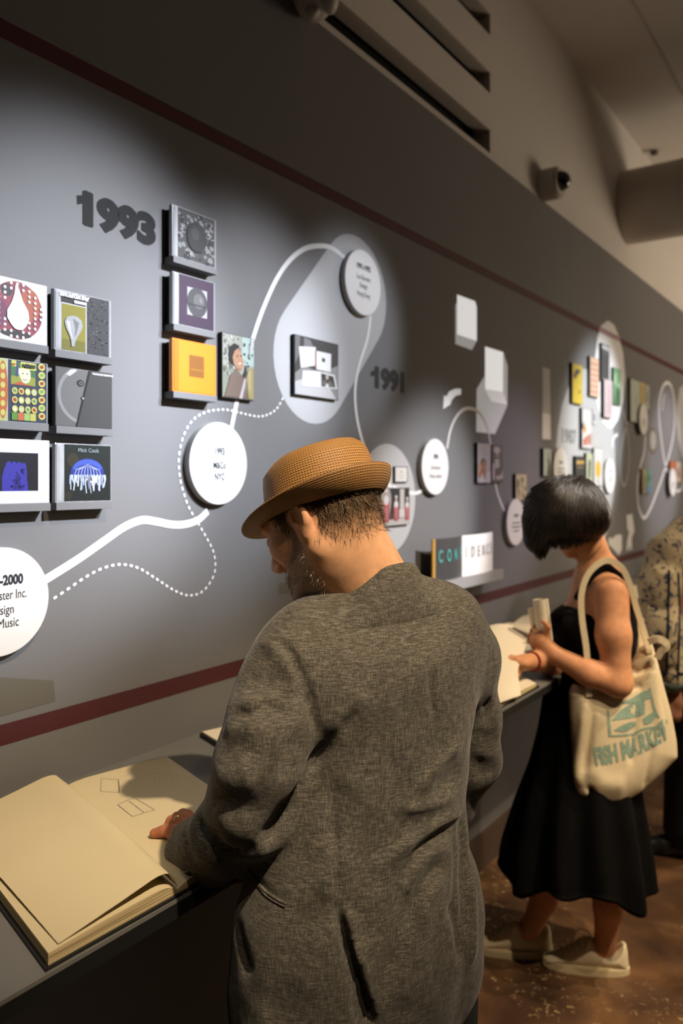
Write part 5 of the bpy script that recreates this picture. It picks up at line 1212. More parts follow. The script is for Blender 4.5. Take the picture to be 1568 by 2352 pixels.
# centre vent of the back, slit to the hem
vb = bvh_of(*jf.mesh())
vent = []
for p in ((781, 2088), (792, 2150), (806, 2215), (822, 2275), (838, 2330), (846, 2356)):
    h_, _ = ray(vb, *p); vent.append(h_)
for i in range(len(vent) - 1): jf.capsule(vent[i] + [0, -.002, 0], vent[i + 1] + [0, -.002, 0], .0075 + .002 * i, .0075 + .002 * (i + 1), .001, 'sub')
V, Q = jf.mesh(); V = relax(V, Q, 2, .5)
def jz(l): return [(380 + a / 1.96, 1250 + b / 1.96) for a, b in l]
FOLD = [
 (jz([(900, 640), (850, 715), (780, 790), (700, 850)]), .007, .022),

 
 (jz([(900, 1040), (860, 1180), (800, 1330), (760, 1500), (700, 1620)]), .007, .020), (jz([(830, 1080), (790, 1230), (740, 1380)]), -.006, .018),
 (jz([(720, 1560), (650, 1700), (590, 1850), (500, 2050), (430, 2150)]), -.012, .022), (jz([(790, 1560), (720, 1750), (660, 1900), (600, 2080)]), .008, .022),
 (jz([(1320, 1125), (1230, 1165), (1130, 1190), (1020, 1188)]), .005, .010), (jz([(1350, 1205), (1230, 1260), (1120, 1330), (1000, 1420), (900, 1470)]), .006, .011), (jz([(1330, 1260), (1210, 1330), (1110, 1440), (1060, 1540)]), -.006, .011),
 (jz([(1290, 1340), (1180, 1410), (1110, 1500), (1085, 1620)]), .006, .010), (jz([(1250, 1430), (1170, 1520), (1120, 1640), (1095, 1780)]), -.006, .012), (jz([(1260, 1500), (1180, 1600), (1140, 1740)]), .006, .010),
 (jz([(1340, 880), (1260, 960), (1180, 1060), (1140, 1110)]), .005, .010), (jz([(1350, 1000), (1260, 1060), (1200, 1090)]), -.004, .009),
 (jz([(1110, 1480), (1080, 1640), (1040, 1800), (1000, 1960)]), -.006, .016), (jz([(1170, 1640), (1130, 1800), (1080, 1960), (1040, 2100)]), .006, .020),
 (jz([(1330, 1180), (1345, 1400), (1355, 1600), (1350, 1800)]), -.010, .012), (jz([(1300, 1250), (1310, 1450), (1312, 1640)]), -.006, .009), (jz([(1375, 1500), (1385, 1700), (1370, 1900)]), .006, .010),
 (jz([(1280, 1620), (1310, 1680), (1330, 1780), (1345, 1900)]), -.012, .010),
 # seams
 (jz([(1182, 540), (1196, 640), (1205, 740), (1204, 820)]), -.0028, .005), (jz([(752, 1100), (758, 1260), (768, 1430), (776, 1600)]), -.0035, .0055), (jz([(776, 1612), (830, 1635), (880, 1640)]), -.004, .006), (jz([(880, 1640), (890, 1720), (860, 1800)]), -.004, .012), (jz([(800, 1640), (840, 1780), (890, 1950), (940, 2140)]), .005, .012),
 (jz([(455, 415), (540, 470), (600, 570), (645, 690), (668, 800), (668, 900)]), -.006, .0065), (jz([(430, 430), (520, 500), (580, 610), (620, 720)]), .004, .012),
 # sleeve folds; the first hollow shapes in the head's shadow on the shoulder
 (jz([(350, 660), (420, 620), (500, 625), (570, 690)]), -.006, .018), (jz([(335, 700), (380, 740), (440, 700)]), .006, .016), (jz([(300, 770), (380, 765), (460, 740), (540, 760)]), -.008, .014), (jz([(250, 830), (330, 830), (420, 820)]), .006, .014),
 (jz([(395, 470), (470, 520), (520, 600)]), -.003, .018), (jz([(440, 470), (470, 430), (520, 470)]), .004, .01),
 (jz([(210, 930), (280, 960), (350, 930), (440, 930)]), -.005, .016), (jz([(200, 1030), (300, 1060), (400, 1040)]), .005, .02),
 (jz([(500, 920), (480, 1040), (430, 1150), (350, 1250)]), -.005, .016), (jz([(590, 830), (560, 960), (520, 1080)]), -.004, .010),
 (jz([(125, 1160), (140, 1240), (190, 1300), (240, 1330)]), -.010, .010), (jz([(110, 1220), (130, 1330), (180, 1400), (260, 1420)]), .007, .012), (jz([(180, 1290), (260, 1370), (340, 1390), (420, 1350)]), -.007, .012), (jz([(85, 1270), (95, 1350), (130, 1420)]), -.006, .009), (jz([(220, 1180), (280, 1260), (360, 1290)]), .005, .014),
 (jz([(330, 1400), (400, 1390), (460, 1340)]), .006, .014),
 # right sleeve folds
 (jz([(1390, 845), (1440, 870), (1500, 850)]), -.004, .010), (jz([(1395, 920), (1440, 945), (1490, 940)]), .006, .008), (jz([(1380, 985), (1440, 1025), (1500, 1010)]), -.005, .011), (jz([(1440, 700), (1455, 760), (1425, 820)]), -.008, .009),
 # collar roll shading line and front edge
 (jz([(370, 1460), (440, 1560), (540, 1625)]), -.004, .006), (jz([(300, 1600), (330, 1750), (370, 1950)]), -.010, .010)]
V = folds(V, Q, [(l, a * 1.1, w * 1.2 if w > .0066 else w) for l, a, w in FOLD]); Nn = vnormals(V, Q)
und = (np.sin(V[:, 2] * 38 + V[:, 0] * 26) * np.sin(V[:, 0] * 33 + V[:, 1] * 21) * .0016 + np.sin(V[:, 2] * 71 - V[:, 0] * 54) * .0007)
V = V + Nn * und[:, None]; V = relax(V, Q, 3, .5)
SEAM = [(jz([(450, 412), (540, 468), (600, 570), (645, 690), (668, 800), (668, 880)]), -.0050, .0060), (jz([(1176, 500), (1190, 600), (1203, 720), (1204, 830)]), -.0026, .0050), (jz([(752, 1080), (758, 1260), (768, 1430), (776, 1600)]), -.0032, .0055),
 (jz([(870, 735), (810, 830), (745, 900), (690, 960), (650, 1010)]), -.0095, .0115),
 (jz([(780, 1622), (800, 1720), (830, 1840), (868, 1960), (905, 2080), (925, 2150)]), -.0170, .0065), (jz([(800, 1622), (825, 1720), (858, 1840), (895, 1960), (935, 2080)]), .0050, .0080),
 (jz([(1322, 1122), (1240, 1160), (1140, 1186), (1030, 1186)]), .0036, .0065), (jz([(1345, 1205), (1240, 1255), (1130, 1325), (1010, 1415)]), .0038, .0065), (jz([(1330, 1235), (1220, 1300), (1120, 1390), (1070, 1480)]), -.0036, .0065), (jz([(1290, 1340), (1190, 1400), (1115, 1490), (1088, 1600)]), .0036, .0062), (jz([(1265, 1420), (1180, 1500), (1125, 1610), (1098, 1740)]), -.0036, .0065), (jz([(1330, 900), (1260, 965), (1190, 1050)]), .0034, .0060), (jz([(1270, 1500), (1195, 1590), (1150, 1700)]), .0034, .0062),
 (jz([(128, 1150), (140, 1235), (185, 1300), (235, 1335)]), -.0060, .0070), (jz([(305, 768), (380, 762), (455, 738), (540, 752)]), -.0050, .0080), (jz([(190, 1295), (265, 1365), (340, 1385), (415, 1350)]), -.0050, .0075)]
V = folds(V, Q, SEAM); V = relax(V, Q, 1, .35)
JB = bvh_of(V, Q)
jacket = mesh_obj('jacket', to_world(V), Q, M_LINEN, man, smooth=True)
# collar: a turned-down band around the neck
def collar():
    rows = []; c = nb + np.array([-.004, .004, .018]); fd = np.array([-math.sin(PHI + .25), math.cos(PHI + .25), 0]); sd = np.array([math.cos(PHI + .25), math.sin(PHI + .25), 0])
    A = np.linspace(-2.55, 2.55, 72)
    for zoff, ra, rb in ((-.060, .105, .112), (-.034, .096, .100), (-.010, .087, .088), (.010, .081, .080), (.017, .077, .076), (.019, .073, .072), (.012, .069, .068), (-.02, .068, .067)):
        row = []
        for a in A:      # a = 0 at the back of the neck
            dirv = -fd * math.cos(a) + sd * math.sin(a); front = .5 - .5 * math.cos(a)
            q = c + sd * ra * math.sin(a) - fd * rb * math.cos(a) + np.array([0, 0, zoff - .085 * front + .006]) ; row.append(q)
        rows.append(row)
    for j in range(len(A)):
        h_, n_, _, _ = JB.find_nearest(Vector(rows[0][j])); h_ = np.array(h_); n_ = np.array(n_)
        rows[0][j] = h_ + n_ * .0005; rows[1][j] = .25 * rows[2][j] + .75 * (h_ + n_ * .0085)
    W = np.array(rows).reshape(-1, 3); ni, nj2 = len(rows), len(A)
    Fc = [(i * nj2 + j, i * nj2 + j + 1, (i + 1) * nj2 + j + 1, (i + 1) * nj2 + j) for i in range(ni - 1) for j in range(nj2 - 1)]
    return mesh_obj('collar', to_world(W), Fc, M_LINEN, jacket, smooth=True)
collar()
# welted pocket and cuff button
def surf_ribbon(name, px, w0, h, m, parent, bvh=None, n=6, lift=.001):
    pts = []
    for p in spline([np.array(q, float) for q in px], n):
        a, nn_ = ray(bvh or JB, *p)
        if a is not None: pts.append(a + nn_ * lift * (1 if nn_[1] < 0 else -1))
    v, f2 = tube_vf(pts, h, 6); return mesh_obj(name, to_world(v), f2, m, parent, smooth=True)
surf_ribbon('pocket_welt', jz([(372, 1462), (410, 1515), (450, 1560), (500, 1595), (545, 1618)]), 0, .0022, M_LINEN, jacket)
surf_ribbon('pocket_welt', jz([(380, 1480), (418, 1535), (455, 1582), (500, 1612), (540, 1630)]), 0, .0018, M_LINEN, jacket)
a_, n_ = ray(JB, 434, 2008)
if a_ is not None:
    n_ = n_ if n_[1] < 0 else -n_
    u1 = np.cross(n_, [0, 0, 1.0]); u1 /= np.linalg.norm(u1); u2 = np.cross(n_, u1)
    for k_, (rr, dp) in enumerate(((.0075, .003),)):
        Vb = [a_ + n_ * .0005 + rr * (math.cos(t) * u1 + math.sin(t) * u2) for t in np.linspace(0, 2 * math.pi, 20, endpoint=False)] + [a_ + n_ * .0035 + rr * .85 * (math.cos(t) * u1 + math.sin(t) * u2) for t in np.linspace(0, 2 * math.pi, 20, endpoint=False)]
        Fb = [(i, (i + 1) % 20, 20 + (i + 1) % 20, 20 + i) for i in range(20)] + [tuple(range(20, 40))]
        mesh_obj('cuff_button', to_world(np.array(Vb)), Fb, mat('horn_button', (.06, .035, .012), .3, .5), jacket)
# trousers and shoes
tf = Field(np.array([-.28, 1.02, .03]), np.array([.40, 1.66, .98]), .010)
for h in (hipL, hipR):
    g = np.array([h[0], h[1], .08]); tf.chain([h + [0, 0, .05], (h + g) / 2, g], [.105, .095, .085], .03)
V, Q = tf.mesh(); V = relax(V, Q, 2); mesh_obj('trousers', to_world(V), Q, mat('charcoal_trousers', (.02, .02, .022), .85), man, smooth=True)
for h in (hipL, hipR):
    sf = Field(np.array([h[0] - .3, h[1] - .2, -.005]), np.array([h[0] + .2, h[1] + .35, .15]), .007)
    fd = np.array([-.45, .89, 0]); g = np.array([h[0], h[1], .045]); sf.chain([g - fd * .04, g + fd * .08, g + fd * .17 + [0, 0, -.008]], [.044, .042, .035], .02)
    sl, X_, Y_, Z_ = sf._sl(sf.lo, sf.lo + sf.h * sf.n); sf.g = np.maximum(sf.g, (.001 - Z_) + 0 * sf.g)
    V, Q = sf.mesh(); mesh_obj('shoe', to_world(V), Q, mat('black_leather', (.012, .012, .012), .35, .5), man, smooth=True)
# ---------------------------------------------------------------- the woman in the black dress
wom = thing('person', 'person with black bobbed hair in a long black sleeveless dress', 'person', tuple(to_world(C(1340, 2200, 2.68))[0][:2]) + (0.0,))
WH = Head(C(1306, 1186, 2.70), (-.86, .51), math.radians(40), 0, .95)
SKW = (.60, .285, .145)
wf = Field(np.array([.44, 2.22, 0.02]), np.array([1.04, 3.05, 1.72]), .0045)
WH.build(wf, ())
wn = C(1378, 1312, 2.685)
wf.capsule(WH.p(-.03, 0, -.04), wn, .048, .052, .03)
shL, shR = C(1404, 1362, 2.565), C(1392, 1362, 2.83)
wf.chain([shL + [-.01, .02, .0], wn + [0.0, 0, -.045], shR], [.046, .066, .046], .05)
wf.chain([wn + [0, 0, -.04], C(1372, 1420, 2.69), C(1352, 1560, 2.69), C(1352, 1660, 2.68)], [.075, .105, .095, .11], .05)
# near (left) arm, bent, holding the roll
elb = C(1418, 1568, 2.50); wr = C(1268, 1502, 2.545)
wf.chain([shL, C(1408, 1460, 2.52), elb], [.054, .050, .043], .03); wf.chain([elb, C(1350, 1545, 2.505), wr], [.044, .040, .028], .02)
hd_ = C(1240, 1472, 2.56); wf.ellipsoid(hd_, (.034, .026, .040), k=.015); wf.capsule(wr, hd_, .029, .028, .012)
for q in ([(1254, 1462, 2.545), (1258, 1440, 2.535), (1247, 1428, 2.53)], [(1246, 1452, 2.575), (1236, 1434, 2.585), (1226, 1440, 2.575)], [(1240, 1456, 2.59), (1228, 1442, 2.600), (1220, 1450, 2.588)], [(1234, 1464, 2.595), (1222, 1454, 2.605), (1216, 1464, 2.592)], [(1232, 1474, 2.59), (1222, 1468, 2.600), (1217, 1476, 2.588)]): finger(wf, [C(*w) for w in q], .0105, .0085, .006)
# far (right) arm reaching to the page
wf.chain([shR, C(1350, 1470, 2.86), C(1322, 1545, 2.80)], [.050, .047, .042], .03); wf.chain([C(1322, 1545, 2.80), C(1275, 1530, 2.66), C(1228, 1518, 2.53)], [.042, .038, .028], .02)
wf.ellipsoid(C(1196, 1522, 2.47), (.036, .036, .022), k=.015); wf.capsule(C(1228, 1518, 2.53), C(1200, 1522, 2.48), .027, .025, .01)
for q in ([(1184, 1516, 2.455), (1166, 1520, 2.435), (1152, 1532, 2.425)], [(1182, 1528, 2.45), (1166, 1538, 2.43), (1156, 1546, 2.425)], [(1186, 1535, 2.45), (1176, 1548, 2.435), (1172, 1558, 2.43)], [(1194, 1538, 2.455), (1186, 1552, 2.445), (1182, 1560, 2.44)], [(1190, 1512, 2.465), (1174, 1510, 2.445), (1160, 1518, 2.43)]): finger(wf, [C(*w) for w in q], .0098, .0075, .005)
# legs and feet
FDV = np.array([-.990, .14, 0.0]); FDR = np.array([-.997, .07, 0.0])
def floor_c(x, y):
    Z = F * CAM_H / (y - HY); return C(x, y, Z)
anL = floor_c(1441, 2234) + FDV * .074; anR = floor_c(1266, 2192) + FDR * .074; anL[2] = .085; anR[2] = .085
knL = C(1390, 1900, 2.66); knR = C(1290, 1880, 2.77)
wf.chain([C(1372, 1640, 2.66), knL, C(1397, 2080, 2.665), anL], [.085, .058, .048, .033], .02); wf.chain([C(1340, 1640, 2.72), knR, C(1250, 2060, 2.79), anR], [.085, .058, .046, .033], .02)
for an, FD_ in ((anL, FDV), (anR, FDR)): wf.chain([an, an + FD_ * .05 + [0, 0, -.035], an + FD_ * .13 + [0, 0, -.05]], [.033, .030, .022], .02)
V, Q = wf.mesh(); V = relax(V, Q, 2)
cw = paint_head(WH, V, SKW, (.02, .015, .012)); 
wb_ = mesh_obj('body', to_world(V), Q, M_SKIN, wom, smooth=True); vcol(wb_, cw)
# ---- hair: a bob with strands
M_HAIR = mat('black_hair', (.016, .012, .009), .42, .45, vary=((90, 90, 6), .5))
hf = Field(C(1180, 1300, 2.70) - [.03, .2, .02], C(1415, 1060, 2.70) + [.03, .2, .02], .004)
hf.ellipsoid(C(1312, 1172, 2.69), (.118, .120, .116), k=.02)
hf.ellipsoid(C(1262, 1170, 2.66), (.078, .095, .095), k=.05)
hf.ellipsoid(C(1232, 1212, 2.635), (.038, .05, .078), k=.04)
hf.chain([C(1222, 1195, 2.64), C(1226, 1240, 2.63), C(1242, 1272, 2.625)], [.030, .026, .012], .03)
hf.ellipsoid(C(1290, 1205, 2.60), (.075, .045, .060), k=.04)
hf.ellipsoid(C(1352, 1192, 2.66), (.062, .095, .062), k=.04)
hf.ellipsoid(C(1245, 1215, 2.80), (.04, .05, .07), k=.04)
# hollow below the fringe line so that face and nape stay free
hf.ellipsoid(C(1300, 1330, 2.70), (.135, .30, .108), k=.012, mode='sub')
hf.ellipsoid(WH.p(.10, -.01, -.075), (.07, .070, .07), WH.R, k=.012, mode='sub')
V, Q = hf.mesh(); V = relax(V, Q, 3); HB = bvh_of(V, Q)
hair = mesh_obj('hair', to_world(V), Q, M_HAIR, wom, smooth=True)
ends = [(1203, 1150), (1203, 1180), (1206, 1205), (1210, 1225), (1218, 1245), (1226, 1262), (1236, 1276), (1242, 1276), (1250, 1268), (1258, 1256), (1266, 1250), (1276, 1250), (1288, 1252), (1300, 1252), (1312, 1250), (1326, 1248), (1340, 1242), (1354, 1234), (1368, 1226), (1380, 1216), (1389, 1204), (1394, 1188)]
ends = spline([np.array(e, float) for e in ends], 8); SV, SF = [], []; rr = random.Random(11)
for e in ends:
    for rep in range(6):
        s0 = np.array([1318 + rr.uniform(-26, 26), 1092 + rr.uniform(-4, 10)]); e1 = e + np.array([rr.uniform(-5, 4), rr.uniform(-6, 12)])
        mid = (s0 + e1) / 2 + np.array([(e1[0] - 1312) * .22, -16 + rr.uniform(-3, 3)]); pts = []
        last = None; lift = rr.uniform(.0005, .006); big = rep < 3
        for t in np.linspace(0.08, 1, 13):
            q = (1 - t) ** 2 * s0 + 2 * t * (1 - t) * mid + t * t * e1
            h_, n_ = ray(HB, *q)
            if h_ is None:
                if last is None: continue
                h_ = C(q[0], q[1], last[1]); n_ = np.array([0, -1.0, 0])
            n_ = n_ if n_[1] < 0 else -n_
            h_ = h_ + n_ * lift; last = h_; pts.append(h_)
        if len(pts) > 3:
            v, f3 = tube_vf(pts, list(np.concatenate([np.linspace(.0042, .0034, len(pts) - 4), np.linspace(.0030, .0008, 4)]) if big else np.linspace(.0016, .0007, len(pts))), 5); b0 = len(SV); SV += list(v); SF += [tuple(b0 + i for i in q) for q in f3]
mesh_obj('hair_strands', to_world(np.array(SV)), SF, mat('black_hair_strand', (.018, .0135, .010), .42, .35, vary=((30, 30, 30), .5)), hair, smooth=True, kind='stuff')
# ---- dress
df = Field(np.array([.38, 2.24, .20]), np.array([1.12, 3.12, 1.46]), .006)
PW_ = math.radians(-36)
def wring(y, xl, xr, Z, asp, phi=PW_):
    w = (xr - xl) / 2 / F * Z; c = C((xl + xr) / 2, y, Z); a = w / math.sqrt(math.cos(phi) ** 2 + asp ** 2 * math.sin(phi) ** 2); return (c[2], c[0], c[1], a, asp * a, phi)
dr = [(1398, 1296, 1452, 2.69, .95), (1420, 1280, 1456, 2.69, 1.0), (1450, 1270, 1457, 2.69, 1.05), (1485, 1272, 1456, 2.69, 1.08), (1540, 1262, 1448, 2.69, 1.02), (1600, 1250, 1444, 2.69, 1.05), (1680, 1240, 1450, 2.69, 1.05), (1760, 1222, 1458, 2.69, 1.05), (1850, 1192, 1468, 2.69, 1.0), (1950, 1166, 1478, 2.69, .95), (2020, 1158, 1484, 2.69, .92), (2075, 1168, 1482, 2.69, .9), (2128, 1206, 1462, 2.69, .9)]
df.loft([wring(*q) for q in dr], k=0, power=2.1)
df.ellipsoid(C(1298, 1430, 2.62), (.05, .05, .055), k=.03); df.ellipsoid(C(1292, 1432, 2.74), (.05, .05, .055), k=.03)
# straps over the shoulders; scooped neck
df.chain([C(1325, 1372, 2.60), C(1350, 1330, 2.60), C(1392, 1298, 2.60), C(1432, 1330, 2.60), C(1448, 1400, 2.62)], [.012] * 5, .01)
df.chain([C(1318, 1372, 2.78), C(1350, 1335, 2.78), C(1395, 1310, 2.78), C(1440, 1400, 2.75)], [.012] * 4, .01)
df.ellipsoid(C(1322, 1372, 2.69), (.045, .055, .05), k=.012, mode='sub')
V, Q = df.mesh(); V = relax(V, Q, 2)
cx_ = np.array([C(1345, 1800, 2.69)[0], 2.69]); a_ = np.arctan2(V[:, 1] - cx_[1], V[:, 0] - cx_[0]); amp = np.clip((.98 - V[:, 2]) / .6, 0, 1)
Nn = vnormals(V, Q); V = V + Nn * (amp * .016 * np.sin(a_ * 11 + V[:, 2] * 2.0))[:, None]
hemz = .335 + .035 * np.sin(a_ * 3 + 1.0) + .015 * np.sin(a_ * 7); low = V[:, 2] < .42; V[low, 2] = np.where(V[low, 2] < hemz[low], hemz[low] - (hemz[low] - V[low, 2]) * .15, V[low, 2])
mesh_obj('dress', to_world(V), Q, mat('black_jersey', (.0042, .0040, .0042), .9, .06, sheen=.0, vary=((40, 40, 8), .2)), wom, smooth=True)
# ---- necklace, bracelet
def draped(px, bvh, lift=.002):
    out = []
    for p in spline([np.array(q, float) for q in px], 6):
        h_, n_ = ray(bvh, *p)
        if h_ is not None: out.append(h_ + (n_ if n_[1] < 0 else -n_) * lift)
    return out
WB = bvh_of((lambda w: w)(np.array([[*v.co] for v in wb_.data.vertices])) if False else wf.mesh()[0], wf.mesh()[1])
nk = draped([(1388, 1243), (1376, 1258), (1362, 1274), (1348, 1288), (1335, 1302)], WB, .003)
if len(nk) > 3: tube('necklace', to_world(np.array(nk)), .0011, mat('gold', (.75, .50, .18), .25, .5, 1.0), wom, 5)
br_c = C(1222, 1519, 2.515); axd = C(1228, 1518, 2.53) - C(1200, 1522, 2.48); axd /= np.linalg.norm(axd); u_ = np.cross(axd, [0, 0, 1.0]); u_ /= np.linalg.norm(u_); w_ = np.cross(axd, u_)
tube('bracelet', to_world(np.array([br_c + .0285 * (math.cos(t) * u_ + math.sin(t) * w_) for t in np.linspace(0, 2 * math.pi, 28)])), .0035, mat('red_cord', (.30, .02, .02), .7), wom, 6)
# ---- canvas sneakers
M_CANVAS = mat('off_white_canvas', srgb(214, 200, 168), .85, .15, vary=((60, 60, 60), .05), bump=(500, .2)); M_RUB = mat('cream_rubber', srgb(206, 190, 152), .5, .3); M_LACE = mat('cream_lace', srgb(226, 212, 178), .9, .1)
def sneaker(an, FDV):
    sd = np.array([-FDV[1], FDV[0], 0.0])       # toward the camera for both feet
    if sd[1] > 0: sd = -sd
    g = np.array([an[0], an[1], 0.0])
    def T(x, y, z): return g + FDV * x + sd * y + np.array([0, 0, z])
    sf = Field(np.array([-.10, -.06, 0.0]), np.array([.23, .06, .14]), .004)
    prof = [(.195, .012), (.203, .026), (.194, .042), (.165, .055), (.125, .074), (.085, .098), (.06, .113), (.045, .112), (.02, .090), (-.008, .078), (-.035, .086), (-.056, .102), (-.068, .100), (-.074, .07), (-.077, .03), (-.075, .012)]
    sf.inflate(prof, 0.0, .038, .045, k=0, pw=.55)
    sf.ellipsoid((-.015, 0, .125), (.042, .026, .055), None, .008, 'sub')
    V, Q = sf.mesh(); V = relax(V, Q, 2); V = g + V[:, :1] * FDV + V[:, 1:2] * sd + V[:, 2:] * np.array([0, 0, 1.0])
    if np.dot(np.cross(FDV, sd), [0, 0, 1.0]) < 0: Q = Q[:, ::-1]
    up = mesh_obj('shoe', to_world(V), Q, M_CANVAS, wom, smooth=True)
    n = 40; V2 = []
    def out(k):
        a = 2 * math.pi * k / n; x = .062 + .142 * math.cos(a); w = .041 * (1 - .12 * math.cos(a)) * (1 if abs(math.cos(a)) < .8 else 1)
        return x, w * math.copysign(abs(math.sin(a)) ** .75, math.sin(a))
    for z, e in ((.0, .985), (.004, 1.0), (.022, 1.0), (.026, .97)):
        for k in range(n):
            x, y = out(k); V2.append(T(.062 + (x - .062) * e, y * e, z + (.012 * max(0, (x - .12) / .08) ** 2 if z > .01 else .004 * max(0, (x - .15) / .05))))
    F2 = [(j * n + k, j * n + (k + 1) % n, (j + 1) * n + (k + 1) % n, (j + 1) * n + k) for j in range(3) for k in range(n)] + [tuple(range(n - 1, -1, -1)), tuple(range(3 * n, 4 * n))]
    mesh_obj('sole', to_world(np.array(V2)), F2, M_RUB, up, smooth=False)
    for i in range(5):
        x = .058 + .018 * i; z = float(np.interp(x + .004, [.045, .06, .085, .125, .165], [.112, .113, .098, .074, .055])) + .001
        tube('lace', to_world(np.array([T(x - .006, .030, z - .024), T(x - .002, .019, z - .006), T(x + .003, 0, z + .002), T(x + .007, -.019, z - .006), T(x + .010, -.030, z - .024)])), .0032, M_LACE, up, 6)
    tube('lace_bow', to_world(np.array(spline([T(.045, .004, .112), T(.06, .012, .135), T(.085, .014, .142), T(.09, .012, .128), T(.07, .008, .116), T(.047, .004, .112)], 6))), .0030, M_LACE, up, 6)
    tube('lace_end', to_world(np.array(spline([T(.045, .006, .112), T(.055, .026, .108), T(.065, .034, .085)], 6))), .0026, M_LACE, up, 6)
sneaker(anL, FDV); sneaker(anR, FDR)
# ---- paper roll held in the hand
pr_ = thing('paper_roll', 'rolled white paper held upright in the left hand', 'paper', tuple(to_world(C(1244, 1460, 2.565))[0]))
def roll(cx0, y0, cx1, y1, Z, r, nm, m):
    a0, a1 = C(cx0, y0, Z), C(cx1, y1, Z + .01); ax = (a1 - a0) / np.linalg.norm(a1 - a0); u = np.cross(ax, [0, 1.0, 0]); u /= np.linalg.norm(u); w = np.cross(ax, u); rows = []
    for t in (0, .5, 1):
        rows.append([to_world(a0 + (a1 - a0) * t + (r * (1 - .0022 * j)) * (math.cos(.19 * j + 2.2) * u + math.sin(.19 * j + 2.2) * w))[0] for j in range(50)])
    V = np.array(rows).reshape(-1, 3); Fc = [(i * 50 + j, i * 50 + j + 1, (i + 1) * 50 + j + 1, (i + 1) * 50 + j) for i in range(2) for j in range(49)]
    return mesh_obj(nm, V, Fc, m, pr_, smooth=True)
roll(1251, 1470, 1240, 1376, 2.565, .025, 'outer_sheet', M_PAGE2); roll(1238, 1468, 1224, 1396, 2.585, .019, 'inner_sheet', M_PAGE2)
# ---- pencil slip between the fingers
sl_ = mesh_obj('paper_slip', to_world(np.array([C(1148, 1537, 2.418), C(1170, 1526, 2.428), C(1171, 1530, 2.428), C(1150, 1541, 2.418), C(1148, 1537, 2.421), C(1170, 1526, 2.431), C(1171, 1530, 2.431), C(1150, 1541, 2.421)])), [(0, 1, 2, 3), (7, 6, 5, 4), (0, 4, 5, 1), (1, 5, 6, 2), (2, 6, 7, 3), (3, 7, 4, 0)], M_PAGE2, None)
tag(sl_, 'small white slip pinched between the fingers at the page edge', 'paper')
# ---- tote bag
M_TOTE = mat('natural_cotton', srgb(222, 206, 172), .9, .1, vary=[((300, 300, 300), .10), ((6, 6, 6), .06)], bump=((160, 160, 160), .25))
M_TEAL = mat('teal_bag_print', srgb(142, 168, 152), .9, .1, vary=((220, 220, 220), .25))
bag = thing('tote_bag', 'natural cotton tote bag with teal fish print hanging from the shoulder', 'bag', tuple(to_world(C(1430, 1800, 2.52))[0]))
gf = Field(C(1280, 1870, 2.52) + [-.03, -.14, -.03], C(1590, 1440, 2.52) + [.03, .16, .03], .005)
def pr2(px, Z): return [tuple(C(x, y, Z)[[0, 2]]) for x, y in px]
outline = [(1312, 1566), (1302, 1588), (1305, 1650), (1311, 1720), (1313, 1790), (1320, 1818), (1344, 1838), (1385, 1843), (1420, 1846), (1468, 1822), (1520, 1780), (1560, 1742), (1557, 1700), (1545, 1640), (1528, 1580), (1512, 1520), (1496, 1470), (1480, 1478), (1462, 1500), (1448, 1525), (1436, 1556), (1400, 1580), (1350, 1580)]
gf.inflate(pr2(outline, 2.555), 2.555, .055, .11, slope=.10)
V, Q = gf.mesh(); V = relax(V, Q, 4)
BF = [([(1345, 1600), (1335, 1690), (1325, 1760), (1330, 1810)], .012, .016), ([(1365, 1600), (1352, 1690), (1340, 1780)], -.010, .012), ([(1474, 1590), (1458, 1670), (1452, 1720), (1448, 1760)], -.008, .010), ([(1500, 1520), (1505, 1600), (1520, 1690)], .008, .018), ([(1450, 1545), (1475, 1540), (1495, 1525)], -.012, .010), ([(1445, 1580), (1475, 1575)], -.006, .010), ([(1500, 1700), (1488, 1770), (1482, 1810)], -.006, .012), ([(1350, 1805), (1362, 1825), (1368, 1838)], -.014, .010), ([(1350, 1760), (1390, 1800), (1440, 1800)], .006, .03)]
V = folds(V, Q, BF); V = relax(V, Q, 1); TB = bvh_of(V, Q)
mesh_obj('bag_body', to_world(V), Q, M_TOTE, bag, smooth=True)
def strap(nm, pts, w, nrm=(0, -1, 0)):
    P_ = spline([C(*p) for p in pts], 8); Vs = []; n = len(P_)
    for i in range(n):
        t = P_[min(i + 1, n - 1)] - P_[max(i - 1, 0)]; t /= np.linalg.norm(t); s_ = np.cross(t, nrm); s_ /= np.linalg.norm(s_)
        nn_ = np.cross(s_, t) * .0022
        Vs += [P_[i] + s_ * w / 2 + nn_, P_[i] - s_ * w / 2 + nn_, P_[i] - s_ * w / 2 - nn_, P_[i] + s_ * w / 2 - nn_]
    Fs = [(4 * i + k, 4 * i + (k + 1) % 4, 4 * i + 4 + (k + 1) % 4, 4 * i + 4 + k) for i in range(n - 1) for k in range(4)] + [(3, 2, 1, 0), (4 * n - 4, 4 * n - 3, 4 * n - 2, 4 * n - 1)]
    return mesh_obj(nm, to_world(np.array(Vs)), Fs, M_TOTE, bag, smooth=False)
strap('strap', [(1352, 1600, 2.50), (1347, 1500, 2.50), (1336, 1420, 2.505), (1335, 1365, 2.51), (1348, 1322, 2.515), (1375, 1294, 2.52), (1400, 1288, 2.525), (1428, 1305, 2.53), (1448, 1350, 2.535), (1462, 1400, 2.54), (1478, 1450, 2.54), (1492, 1500, 2.53)], .019)
strap('strap', [(1470, 1420, 2.57), (1473, 1470, 2.57), (1466, 1510, 2.56)], .022)
# knotted bundle at the right of the opening
strap('knot_end', [(1488, 1474, 2.50), (1510, 1468, 2.49), (1526, 1474, 2.49), (1530, 1486, 2.49), (1518, 1496, 2.495), (1508, 1512, 2.50)], .022)
